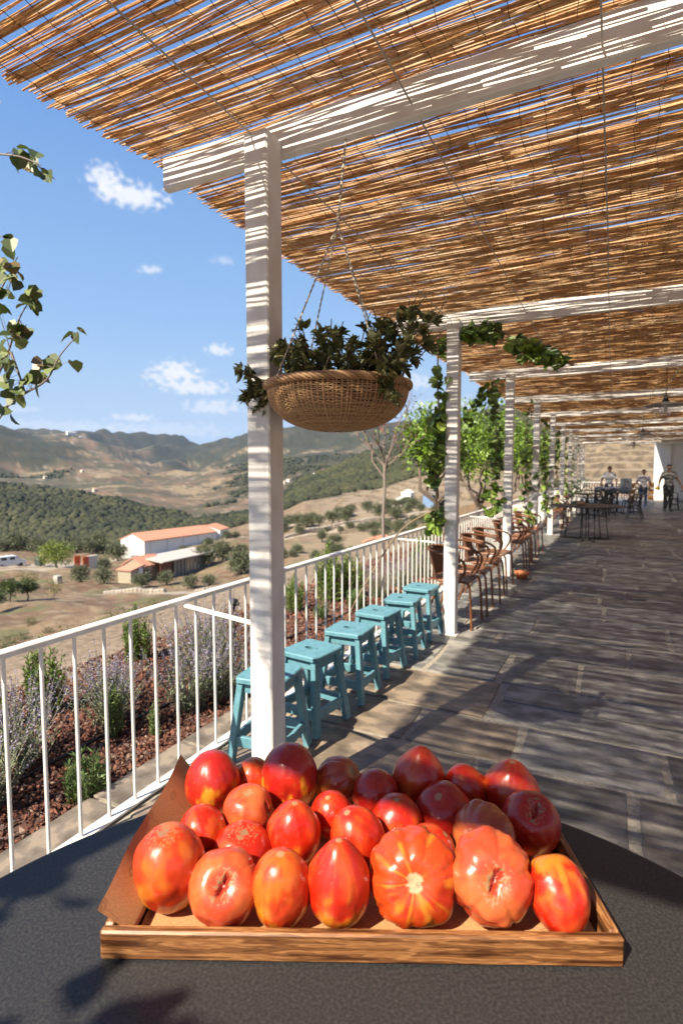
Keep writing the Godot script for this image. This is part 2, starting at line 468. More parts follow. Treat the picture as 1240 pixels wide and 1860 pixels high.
func read_land() -> void:
	for c in LAND:
		var rs := PackedFloat32Array()
		var ys := PackedFloat32Array()
		var ws := PackedFloat32Array()
		var d0 := ray(c[0], 856)
		land_az.append(atan2(-d0.x, -d0.z))
		for e in c[1]:
			var d: Vector3 = ray(c[0], e[1]) * e[0]
			rs.append(log(Vector2(d0.x, d0.z).length() * e[0])); ys.append(d.y + EYE.y); ws.append(e[2])
		land_r.append(rs); land_y.append(ys); land_w.append(ws)
func column(i: int, lr: float) -> Vector2:
	var rs: PackedFloat32Array = land_r[i]
	var n := rs.size()
	if lr <= rs[0]: return Vector2(land_y[i][0], land_w[i][0])
	if lr >= rs[n - 1]: return Vector2(land_y[i][n - 1], land_w[i][n - 1])
	var k := rs.bsearch(lr) - 1
	var t := (lr - rs[k]) / (rs[k + 1] - rs[k])
	var a: float = land_y[i][maxi(k - 1, 0)]
	var b: float = land_y[i][k]
	var c: float = land_y[i][k + 1]
	var d: float = land_y[i][mini(k + 2, n - 1)]
	var y := lerpf(lerpf(b, c, t), cubic_interpolate(b, c, a, d, t), 0.6)
	return Vector2(y, lerpf(land_w[i][k], land_w[i][k + 1], t))
# ground height and woodland share at (x, z)
func land(x: float, z: float) -> Vector2:
	var r := maxf(Vector2(x, z).length(), 1.0)
	var az := atan2(-x, -z)
	if az > 2.6: az = land_az[0]
	var n := land_az.size()
	var i := 0
	while i < n - 2 and az < land_az[i + 1]:
		i += 1
	var t := clampf((land_az[i] - az) / (land_az[i] - land_az[i + 1]), 0.0, 1.0)
	var lr := log(r)
	var f := column(i, lr).lerp(column(i + 1, lr), smooth(0.0, 1.0, t) * 0.5 + t * 0.5)
	# the made ground by the terrace: bed, dirt path, then the drop
	var near_y := -0.45
	if x < -2.12:
		near_y = -0.10 - 0.04 * (-2.12 - x) - (0.02 if x < -3.9 else 0.0)
	var out_x := maxf(0.0, -5.35 - x)
	var out_z := maxf(0.0, -40.0 - z)
	var dd := maxf(out_x, out_z)
	if z > 6.0 and x > -5.35: dd = maxf(dd, (z - 6.0) * 0.2)
	var w := smooth(0.0, 26.0, dd)
	var y := lerpf(near_y - minf(dd, 30.0) * 0.28 * (1.0 if out_x > out_z else 0.15), f.x, w)
	return Vector2(y, f.y * w)
func ground_y(x: float, z: float) -> float:
	return land(x, z).x + relief(x, z)
func relief(x: float, z: float) -> float:
	var r := Vector2(x, z).length()
	if x > -5.2 and z > -40.0: return noise_b.get_noise_2d(x * 0.9, z * 0.9) * 0.012
	var k := smooth(9.0, 60.0, r)
	return k * (noise_a.get_noise_2d(x * 0.02, z * 0.02) * 1.6 * smooth(40.0, 160.0, r) + noise_a.get_noise_2d(x * 0.11, z * 0.11) * 0.5) + smooth(300.0, 1200.0, r) * noise_a.get_noise_2d(x * 0.0022, z * 0.0022) * r * 0.010 + smooth(700.0, 1300.0, r) * (0.62 - absf(noise_b.get_noise_2d(x * 0.0011 + 3.0, z * 0.0011)) * 2.0 - 0.35 * absf(noise_b.get_noise_2d(x * 0.0034, z * 0.0034 + 8.0))) * minf(r, 3600.0) * 0.019

func terrain() -> void:
	read_land()
	var azs := PackedFloat32Array()
	var a := -12.0
	while a < 66.0:
		azs.append(deg_to_rad(a)); a += 0.21
	while a < 348.0:
		azs.append(deg_to_rad(a)); a += 6.0
	azs.append(deg_to_rad(348.0))
	var rs := PackedFloat32Array([0.6])
	while rs[rs.size() - 1] < 7000.0:
		var r := rs[rs.size() - 1]
		rs.append(r * (1.06 if r < 4.0 else 1.02 if r < 40.0 else 1.0115 if r < 500.0 else 1.016))
	var mb := MB.new()
	var na := azs.size()
	var fields := FastNoiseLite.new()
	fields.noise_type = FastNoiseLite.TYPE_CELLULAR; fields.seed = 8; fields.frequency = 1.0
	fields.cellular_return_type = FastNoiseLite.RETURN_CELL_VALUE
	for i in rs.size():
		for j in na:
			var x := -sin(azs[j]) * rs[i]
			var z := -cos(azs[j]) * rs[i]
			var l := land(x, z)
			var y := l.x + relief(x, z)
			var r := rs[i]
			var n1 := noise_a.get_noise_2d(x * 0.05, z * 0.05)
			var n2 := noise_a.get_noise_2d(x * 0.35 + 50.0, z * 0.35)
			var c := Color(0.33, 0.235, 0.15)
			if x > -5.6 and z > -40.0 and r < 60.0:
				c = Color(0.32, 0.255, 0.185).lerp(Color(0.25, 0.19, 0.135), clampf(0.5 + n2, 0.0, 1.0))
			else:
				# dry soil, straw and scrub
				c = Color(0.24, 0.165, 0.10).lerp(Color(0.17, 0.10, 0.058), clampf(0.5 + n1 * 1.6, 0.0, 1.0))
				c = c.lerp(Color(0.33, 0.265, 0.165), clampf(n2 * 1.5 + 0.05, 0.0, 0.7))
				c = c.lerp(Color(0.115, 0.075, 0.045), clampf(noise_a.get_noise_2d(x * 0.9, z * 0.9) * 1.6 - 0.1, 0.0, 0.55))
				var scrub := noise_a.get_noise_2d(x * 0.16 - 30.0, z * 0.16 + 9.0)
				if r < 140.0 and azs[j] > 0.3: c = c.lerp(Color(0.13, 0.135, 0.055), smooth(0.12, 0.4, scrub) * 0.75)
				# terraced hillside on the right: steps in the slope with pale risers
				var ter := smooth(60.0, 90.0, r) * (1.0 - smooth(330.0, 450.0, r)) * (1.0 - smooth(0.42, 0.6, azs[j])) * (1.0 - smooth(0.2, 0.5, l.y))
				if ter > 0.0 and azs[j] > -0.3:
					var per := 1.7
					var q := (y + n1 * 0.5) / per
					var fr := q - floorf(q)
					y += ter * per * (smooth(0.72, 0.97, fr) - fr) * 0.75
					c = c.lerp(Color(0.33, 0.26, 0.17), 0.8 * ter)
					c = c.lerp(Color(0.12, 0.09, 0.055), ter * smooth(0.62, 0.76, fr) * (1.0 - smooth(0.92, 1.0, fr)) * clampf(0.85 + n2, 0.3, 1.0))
				if r > 500.0:
					var f := fields.get_noise_2d(x * 0.0065 + n1 * 0.15, z * 0.0065)
					var g := noise_a.get_noise_2d(x * 0.012, z * 0.012)
					c = Color(0.205, 0.135, 0.08).lerp(Color(0.10, 0.075, 0.045), clampf(0.5 + g * 1.4, 0.0, 1.0))
					if f > 0.35: c = c.lerp(Color(0.33, 0.255, 0.15), 0.7)
					elif f < -0.3: c = c.lerp(Color(0.085, 0.08, 0.04), 0.75)
					c = c.lerp(Color(0.07, 0.07, 0.035), smooth(0.1, 0.35, noise_a.get_noise_2d(x * 0.02 + 40.0, z * 0.02)) * 0.8)
					c = c.lerp(Color(0.42, 0.36, 0.28), clampf(noise_a.get_noise_2d(x * 0.03, z * 0.03) * 2.4 - 0.8, 0.0, 0.6))
				var wood := smooth(-0.14, 0.14, l.y - 0.5 + noise_a.get_noise_2d(x * 0.006 + 4.0, z * 0.006) * 0.45 + n1 * 0.22)
				var wc := Color(0.020, 0.026, 0.013).lerp(Color(0.050, 0.050, 0.025), clampf(0.5 + n1 + n2 * 0.6, 0.0, 1.0))
				if l.y > 0.02: c = c.lerp(wc, wood)
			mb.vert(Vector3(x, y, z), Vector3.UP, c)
	# pale dirt tracks through the groves
	for tr in [[at(0, 1045, 88), at(70, 1040, 92), at(140, 1024, 100), at(230, 1006, 116), at(330, 996, 124), at(440, 976, 135), at(600, 946, 150), at(760, 915, 165)], [at(0, 1030, 97), at(60, 1024, 100), at(140, 1018, 104)], [at(190, 1074, 66), at(260, 1070, 66), at(340, 1068, 66), at(450, 1066, 64)], [at(520, 965, 110), at(620, 945, 120), at(720, 930, 128), at(800, 918, 130)]]:
		var w := 2.2 if tr.size() > 4 and tr[0].length() > 80.0 else 3.6 if tr.size() == 3 else 1.1
		for k in mb.V.size():
			var p := mb.V[k]
			var rr := p.length_squared()
			if rr < 1600.0 or rr > 62500.0: continue
			var best := 1e9
			for s in tr.size() - 1:
				var q := Geometry2D.get_closest_point_to_segment(Vector2(p.x, p.z), Vector2(tr[s].x, tr[s].z), Vector2(tr[s + 1].x, tr[s + 1].z))
				best = minf(best, q.distance_to(Vector2(p.x, p.z)))
			best += noise_a.get_noise_2d(p.x * 0.3, p.z * 0.3) * 0.9
			if best < w * 1.6:
				mb.C[k] = mb.C[k].lerp(Color(0.42, 0.36, 0.285), 1.0 - smooth(w * 0.8, w * 1.6, best))
	for i in rs.size() - 1:
		for j in na:
			var j2 := (j + 1) % na
			var p0 := i * na + j
			var p1 := i * na + j2
			mb.I.append_array(PackedInt32Array([p0, p0 + na, p1 + na, p0, p1 + na, p1]))
	var acc := PackedVector3Array()
	acc.resize(mb.V.size())
	for k in range(0, mb.I.size(), 3):
		var n := (mb.V[mb.I[k + 2]] - mb.V[mb.I[k]]).cross(mb.V[mb.I[k + 1]] - mb.V[mb.I[k]])
		if n.y < 0.0:
			n = -n
			var sw := mb.I[k + 1]
			mb.I[k + 1] = mb.I[k + 2]; mb.I[k + 2] = sw
		acc[mb.I[k]] += n; acc[mb.I[k + 1]] += n; acc[mb.I[k + 2]] += n
	for k in acc.size():
		mb.N[k] = acc[k].normalized()
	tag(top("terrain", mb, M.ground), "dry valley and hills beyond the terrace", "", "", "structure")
	# the woods on the slopes: thousands of rounded tree crowns read as one mass
	var blob := MB.new()
	var ico := []
	for lat in 4:
		for lon in 6:
			var th := PI * (lat + 0.35) / 3.9
			var ph := TAU * (lon + 0.5 * (lat % 2)) / 6.0
			ico.append(Vector3(sin(th) * cos(ph), cos(th), sin(th) * sin(ph)) * (0.8 + 0.35 * rng.randf()))
	for p in ico:
		blob.vert(p, p.normalized(), Color.WHITE * rf(0.7, 1.15))
	for lat in 3:
		for lon in 6:
			var p0 := lat * 6 + lon
			var p1 := lat * 6 + (lon + 1) % 6
			blob.face(p0, p1, p1 + 6, ico[p0] + ico[p1]); blob.face(p0, p1 + 6, p0 + 6, ico[p0] + ico[p1])
	for j in 4:
		blob.face(0, j + 1, (j + 2) % 6, Vector3.UP)
	var xs := []
	var cs := []
	var tries := 0
	while xs.size() < 42000 and tries < 300000:
		tries += 1
		var azr := rf(deg_to_rad(-4), deg_to_rad(61))
		var r := exp(rf(log(170.0), log(1500.0)))
		var x := -sin(azr) * r
		var z := -cos(azr) * r
		var l := land(x, z)
		var dens := l.y + noise_a.get_noise_2d(x * 0.006 + 4.0, z * 0.006) * 0.45
		if dens < rf(0.48, 0.80): continue
		var s := (rf(0.6, 1.5) + pow(rng.randf(), 4.0) * 1.6) * (1.0 + r * 0.0009)
		xs.append(Transform3D(Basis(Vector3.UP, rf(0, TAU)).scaled(Vector3(s, s * rf(0.7, 1.1), s)), Vector3(x, l.x + relief(x, z) + s * 0.3, z)))
		var g := clampf(0.5 + noise_a.get_noise_2d(x * 0.01, z * 0.01 + 70.0) + rf(-0.35, 0.35), 0.0, 1.0)
		cs.append(Color(0.018, 0.025, 0.010).lerp(Color(0.058, 0.060, 0.024), g))
	tag(many("woodland", blob.mesh(M.forest), xs, cs, self), "dark green scrub woodland covering the valley slopes", "woodland", "", "stuff")

# ---------------------------------------------------------------- terrace floor
const Z_END := -36.0
func terrace() -> void:
	var root := Node3D.new()
	root.name = "terrace_floor"
	add_child(root)
	tag(root, "slate paved terrace floor", "", "", "structure")
	var bed := MB.new()
	bed.bx(Vector3(1.48, -0.159, (Z_END + 4.0) * 0.5), Vector3(7.1, 0.3, 4.0 - Z_END))
	part("mortar_bed", bed, root, M.mortar)
	# courses of irregular slabs laid across the terrace
	var rest := []
	for k in M.slabs.size(): rest.append(MB.new())
	var z := 2.6
	var count := 0
	var zj := PackedFloat32Array()
	while z > Z_END:
		var dep := rf(0.40, 0.78)
		var x := -1.86 - rf(0.0, 0.0)
		var skew := rf(-0.035, 0.035)
		while x < 4.9:
			var w := rf(0.5, 1.3)
			if 4.9 - x - w < 0.4: w = 4.95 - x
			var g := rf(0.011, 0.024)
			var kind := rng.randi() % 12
			kind = [0, 1, 1, 2, 0, 5, 6, 6, 3, 1, 5, 0][kind]
			if x < -1.0 and z > -3.6 and z < -1.6: kind = 4 if rng.randf() < 0.8 else 3
			elif x < -0.7 and z > -6.0: kind = 2 if rng.randf() < 0.6 else 0
			elif kind == 3 and pz_far(z): kind = 1
			var lift := rf(-0.002, 0.002)
			var sp := [[x + g, z - g + skew * (x + 2.0) * 0.2, w - 2.0 * g, dep - 2.0 * g]]
			if w > 1.0 and rng.randf() < 0.3 and dep > 0.6:
				sp = [[x + g, z - g, w - 2.0 * g, dep * 0.5 - 1.5 * g], [x + g, z - dep * 0.5 - 0.5 * g, w - 2.0 * g, dep * 0.5 - 1.5 * g]]
			for q in sp:
				var m := MB.new()
				var poly := []
				var jx := 0.012
				for e in [[0, 0], [0.5, 0], [1, 0], [1, 0.5], [1, 1], [0.5, 1], [0, 1], [0, 0.5]]:
					poly.append(Vector3(q[0] + q[2] * e[0] + rf(-jx, jx) * (0.0 if q[0] < -1.8 and e[0] == 0 else 1.0), 0, q[1] - q[3] * e[1] + rf(-jx, jx)))
				slab(m, poly, lift)
				var px: float = q[0] + q[2] * 0.5
				var pz: float = q[1] - q[3] * 0.5
				var seen := pz < -0.6 and px < 0.14 * -pz + 0.9 and pz > -17.0
				if seen and count < 290:
					part("slab", m, root, M.slabs[kind]); count += 1
				else:
					var b: MB = rest[kind]
					var o := b.V.size()
					b.V.append_array(m.V); b.N.append_array(m.N); b.C.append_array(m.C); b.U.append_array(m.U)
					for id in m.I: b.I.append(id + o)
			x += w
		z -= dep
	for k in rest.size():
		if rest[k].V.size() == 0: continue
		tag(part("far_slabs", rest[k], root, M.slabs[k]), "", "", "", "stuff")
	# stone coping along the outer edge, outside the railing
	var cz := 3.0
	while cz > -30.0:
		var ln := rf(0.55, 0.9)
		var cb := MB.new()
		cb.bx(Vector3(-2.0, -0.045 + rf(-0.002, 0.002), cz - ln * 0.5), Vector3(0.24, 0.09, ln - 0.012), 0.006)
		part("coping_stone", cb, root, M.coping)
		cz -= ln
func pz_far(z: float) -> bool:
	return z > -4.6 and z < -2.0
func slab(m: MB, poly: Array, lift: float) -> void:
	var n := poly.size()
	var c := Vector3.ZERO
	for p in poly: c += p / n
	var k := m.V.size()
	m.vert(c + Vector3(0, lift, 0), Vector3.UP, Color.WHITE)
	for p in poly:
		var q: Vector3 = p + (c - p).normalized() * 0.007
		m.vert(q + Vector3(0, lift, 0), Vector3.UP, Color.WHITE)
	for i in n:
		m.face(k, k + 1 + i, k + 1 + (i + 1) % n, Vector3.UP)
	for i in n:
		var a := m.V[k + 1 + i]
		var b := m.V[k + 1 + (i + 1) % n]
		var a2: Vector3 = poly[i] + Vector3(0, -0.02, 0)
		var b2: Vector3 = poly[(i + 1) % n] + Vector3(0, -0.02, 0)
		m.quad(a, b, b2, a2, ((a + b) * 0.5 - c + Vector3(0, 0.3, 0)).normalized())

# ---------------------------------------------------------------- pergola
const POST_X := -1.31
const PITCH := 3.0
const ROOF_Y := 2.93
func post_z(k: int) -> float:
	return -1.945 - PITCH * k - (0.10 if k < 0 else 0.0)
func mat_sag(z: float, bay: int) -> float:        # the mats lie on the beams and hang on the cables between them
	var t := clampf((post_z(bay) - 0.075 - z) / (post_z(bay) - post_z(bay + 1)), 0.0, 1.0)
	return -0.066 * pow(sin(PI * t), 0.5)
const ORD := ["nearest", "second", "third", "fourth", "fifth", "sixth", "seventh", "eighth", "ninth", "tenth"]
func pergola() -> void:
	for k in range(-1, 10):
		var z := post_z(k)
		var label := ""
		if k < 0: label = "white pergola frame behind the viewer at the roof's open end"
		elif k == 0: label = "nearest white pergola frame, its post behind the tray of tomatoes"
		else: label = "%s white pergola frame from the viewer%s" % [ORD[k], [", beside the last blue stool", ", among the brown chairs", "", "", "", "", "", "", ", at the far end"][k - 1]]
		var f := thing("pergola_frame", label, "pergola frame", Vector3(POST_X if k >= 0 else POST_X - 0.17, 0, z), 0.0, "white frames of the pergola")
		var pb := MB.new()
		pb.bx(Vector3(0, 1.42, 0), Vector3(0.11, 2.84, 0.11), 0.006)
		part("post", pb, f, M.white)
		var bb := MB.new()
		var x0 := -1.895 - f.position.x
		bb.bx(Vector3((x0 + 3.75 - f.position.x) * 0.5, 2.857, -0.075), Vector3(3.75 - f.position.x - x0, 0.14, 0.04), 0.003)
		part("beam", bb, f, M.white)
		var fp := MB.new()
		fp.bx(Vector3(0, 0.003, 0), Vector3(0.15, 0.006, 0.15), 0.002)
		part("foot_plate", fp, f, M.white)
	# cables threaded through the beams along the terrace
	var ci := 0
	for x in [-1.33, -0.70, -0.075, 0.56, 1.19, 1.82]:
		var c := MB.new()
		var pts := PackedVector3Array()
		for k in range(-1, 10):
			pts.append(Vector3(x, 2.832, post_z(k) - 0.07))
			if k < 9:
				pts.append(Vector3(x + rf(-0.006, 0.006), 2.828, post_z(k) - 0.07 - PITCH * 0.5))
		c.tube(pts, [0.0035], 5)
		tag(top("roof_cable", c, M.cable), ["thin grey cable under the reeds running over the post tops", "thin grey cable under the reeds, second from the post side", "thin grey cable under the reeds, third from the post side", "thin grey cable under the reeds above the hanging lamps", "thin grey cable under the reeds right of the lamps", "thin grey cable under the reeds farthest from the posts"][ci], "cable", "cables under the reed roof")
		ci += 1
	# reed screens, one for each bay
	var variants := []
	for v in 4:
		var m := MB.new()
		var pts := PackedVector3Array()
		var rad := []
		var by := rf(0.8, 1.6)
		var ay := rf(-1.2, 1.2)
		var bz := rf(0.8, 2.2)
		var az := rf(2.0, 4.5) * (1.0 if v % 2 else -1.0)
		for i in 6:
			var t := i / 5.0
			pts.append(Vector3(t, sin(t * PI * by) * ay, sin(t * PI * bz) * az))
			rad.append(lerpf(1.0, 0.72, t))
		for i in 6:
			for j in 6:
				var q := Vector3(0, cos(TAU * j / 6.0), sin(TAU * j / 6.0))
				m.vert(pts[i] + q * rad[i], q, Color.WHITE)
		for i in 5:
			for j in 6:
				var a0 := i * 6 + j
				var a1 := i * 6 + (j + 1) % 6
				m.face(a0, a1, a1 + 6, m.N[a0] + m.N[a1]); m.face(a0, a1 + 6, a0 + 6, m.N[a0] + m.N[a1])
		for e in [0, 5]:
			var c0 := m.vert(pts[e], Vector3(-1 if e == 0 else 1, 0, 0), Color.WHITE)
			for j in 6: m.face(c0, e * 6 + j, e * 6 + (j + 1) % 6, m.N[c0])
		variants.append(m)
	var vm := []          # variant x tone for single reeds
	for v in 4:
		var row := []
		for t in M.reeds.size():
			row.append(variants[v].mesh(M.reeds[t]))
		vm.append(row)
	var mm_mesh := []
	for v in 4: mm_mesh.append(variants[v].mesh(M.reed_many))
	for bay in range(-1, 9):
		var z0 := post_z(bay) - 0.03
		var z1 := post_z(bay + 1) - 0.03
		if bay == -1: z0 = post_z(-1) + 0.03
		var label: String = "reed screen over the viewer and the tomato table" if bay < 0 else "%s reed screen bay, between the %s and %s white frames" % [ORD[bay + 1], ORD[bay], ORD[bay + 1]]
		var scr := thing("reed_screen", label, "reed screen", Vector3(0, ROOF_Y, 0), 0.0, "reed screens of the pergola roof")
		var xs := [[], [], [], []]
		var cs := [[], [], [], []]
		var single := 0
		var z := z0
		while z > z1:
			var dense := z < -2.42
			var layer2 := dense and rng.randf() < 0.5
			z -= (rf(0.0036, 0.0076) if not dense else rf(0.0028, 0.0060)) * (1.3 if bay > 2 else 1.0)
			var x := -1.945 + rf(-0.03, 0.03)
			while x < 3.75:
				var ln := rf(1.3, 2.5)
				var rad := rf(0.0025, 0.0047) * (1.25 if bay > 2 else 1.0)
				var y := mat_sag(z, bay) + noise_a.get_noise_2d(x * 0.35, z * 0.5) * 0.010 + rf(0.0, 0.010) + (0.010 if layer2 else 0.0) + 0.004
				var skew := noise_a.get_noise_2d(x * 0.4 + 9.0, z * 1.6) * 0.04 + rf(-0.022, 0.022)
				var zz := z + rf(-0.004, 0.004) + noise_b.get_noise_2d(x * 0.7, z * 7.0) * 0.006
				var flip := rng.randf() < 0.5
				var b := Basis(Vector3.UP, skew + (PI if flip else 0.0)) * Basis(Vector3.RIGHT, rf(0, TAU))
				b = b.scaled_local(Vector3(ln, rad, rad))
				var o := Vector3(x + (ln if flip else 0.0), y, zz)
				var v := rng.randi() % 4
				var tone: int = rng.randi() % 6
				var view := x < 0.35 and x + ln > -1.9
				if bay == -1: view = view and zz < -1.1
				if bay <= 0 and view and single < 300 and (bay == -1 or zz > z0 - 1.1):
					var r := part("reed", vm[v][tone], scr)
					r.transform = Transform3D(b, o)
					single += 1
				else:
					xs[v].append(Transform3D(b, o))
					var c: Color = [Color(0.82, 0.54, 0.25), Color(0.74, 0.44, 0.18), Color(0.85, 0.61, 0.34), Color(0.62, 0.33, 0.12), Color(0.80, 0.50, 0.20), Color(0.86, 0.68, 0.43)][tone]
					cs[v].append(c * rf(0.85, 1.1))
				x += ln + rf(-0.25, 0.02)
		for v in 4:
			tag(many("more_reeds", mm_mesh[v], xs[v], cs[v], scr), "", "", "", "stuff")
		if bay > 2: continue
		# twisted tie wires that hold the reeds
		var wx := -1.90
		while wx < (0.5 if bay < 1 else 1.2):
			var w := MB.new()
			var p := PackedVector3Array()
			var zz := z0 - 0.01
			while zz > z1:
				p.append(Vector3(wx + noise_b.get_noise_2d(wx * 9.0, zz * 3.0) * 0.016 + rf(-0.006, 0.006), mat_sag(zz, bay) + noise_a.get_noise_2d(wx * 0.35, zz * 0.5) * 0.010 - 0.003 + rf(-0.002, 0.001), zz))
				zz -= 0.035
			w.tube(p, [0.0013 if bay < 1 else 0.0016], 3, false)
			part("tie_wire", w, scr, M.wire)
			wx += 0.098 + rf(-0.012, 0.012)

# ---------------------------------------------------------------- railing
const RAIL_X := -1.90
const RAIL_Y := 0.872
func railings() -> void:
	var bal := MB.new()
	bal.rod(Vector3(0, 0.012, 0), Vector3(0, RAIL_Y - 0.022, 0), 0.0075, 8)
	var bm := bal.mesh(M.white)
	for k in range(-1, 9):
		var z0 := post_z(k - 1) + 0.9 if k == -1 else post_z(k)
		if k == -1: z0 = 1.6
		var z1 := post_z(k + 1)
		var ln := z0 - z1
		var label: String = "white metal railing beside the tomato table, nearest the viewer" if k < 0 else "white metal railing bay between the %s and %s pergola posts" % [ORD[k], ORD[k + 1]]
		var r := thing("railing", label, "railing", Vector3(RAIL_X, 0, z0), 0.0, "white railing bays along the terrace edge")
		var t := MB.new()
		t.bx(Vector3(0, RAIL_Y - 0.0125, -ln * 0.5), Vector3(0.046, 0.025, ln), 0.004)
		var rail := part("top_rail", t, r, M.white)
		var s := MB.new()
		s.bx(Vector3(0.0, 0.006, -ln * 0.5), Vector3(0.06, 0.012, ln), 0.002)
		part("base_bar", s, r, M.white)
		var cb := MB.new()
		cb.bar(Vector3(0.024, RAIL_Y - 0.034, -ln - 0.0 + (-0.12 if k == -1 else -0.12)), Vector3(POST_X - RAIL_X - 0.055, RAIL_Y - 0.034, -ln), 0.03, 0.012, Vector3.UP, 0.002)
		part("post_bracket", cb, rail, M.white)
		var z := -0.055
		var off := fposmod(z0 + 1.596, 0.1424)
		z = -off - 0.004
		while z > -ln:
			var b := part("baluster", bm, r)
			b.position = Vector3(0, 0, z)
			z -= 0.1424

# ---------------------------------------------------------------- garden bed
func lavender(seed_: int, stems: int, h: float) -> Array:
	rng.seed = seed_
	var lf := MB.new()
	var fl := MB.new()
	for s in stems:
		var a := rf(0, TAU)
		var lean := rf(0.05, 0.75)
		var d := Vector3(cos(a) * lean, 1.0, sin(a) * lean).normalized()
		var ln := h * rf(0.65, 1.05)
		var p0 := Vector3(cos(a), 0, sin(a)) * rf(0.0, 0.09)
		var p1 := p0 + d * ln * 0.55 + Vector3(0, 0.02, 0)
		var p2 := p0 + d * ln + Vector3(rf(-0.03, 0.03), 0.03, rf(-0.03, 0.03))
		lf.col = Color(0.25, 0.25, 0.18)
		lf.tube(PackedVector3Array([p0, p1, p2]), [0.0028, 0.002, 0.0009], 3, false)
		for i in 17:
			var t := rf(0.08, 0.72)
			var p := p0.lerp(p1, t / 0.55) if t < 0.55 else p1.lerp(p2, (t - 0.55) / 0.45)
			lf.col = Color(0.13, 0.165, 0.085).lerp(Color(0.27, 0.30, 0.19), rng.randf())
			lf.leaf(p, (d * 0.7 + rdir()).normalized(), Vector3.UP, rf(0.018, 0.038), rf(0.007, 0.013))
		for i in 24:
			var t := rf(0.0, 1.0)
			var p := p1.lerp(p2, t) + rdir() * 0.009 * (1.15 - t)
			fl.col = Color(0.24, 0.19, 0.40).lerp(Color(0.42, 0.37, 0.52), rng.randf()) if rng.randf() < 0.72 else Color(0.32, 0.28, 0.26)
			fl.leaf(p, (d + rdir()).normalized(), rdir(), rf(0.007, 0.014), rf(0.006, 0.010))
	return [lf, fl]
func rosemary(seed_: int, stems: int, h: float, wide: float, c0: Color, c1: Color) -> MB:
	rng.seed = seed_
	var lf := MB.new()
	for s in stems:
		var a := rf(0, TAU)
		var rr := sqrt(rng.randf()) * wide
		var lean := rr / maxf(h, 0.01) * 0.35
		var d := Vector3(cos(a) * lean, 1.0, sin(a) * lean).normalized()
		var p0 := Vector3(cos(a), 0, sin(a)) * rr * 0.6
		var ln := h * rf(0.6, 1.05) * (1.0 - 0.35 * rr / wide)
		lf.col = Color(0.14, 0.12, 0.07)
		lf.tube(PackedVector3Array([p0, p0 + d * ln]), [0.004, 0.001], 3, false)
		for i in int(46.0 * ln / h):
			var t := rf(0.06, 1.0)
			lf.col = c0.lerp(c1, rf(0.1, 1.0))
			lf.leaf(p0 + d * ln * t, (d * 0.9 + rdir() * 0.8).normalized(), rdir(), rf(0.03, 0.055), rf(0.006, 0.011))
	return lf
func bed_y(x: float) -> float:
	return -0.055 - 0.04 * (-2.12 - x)
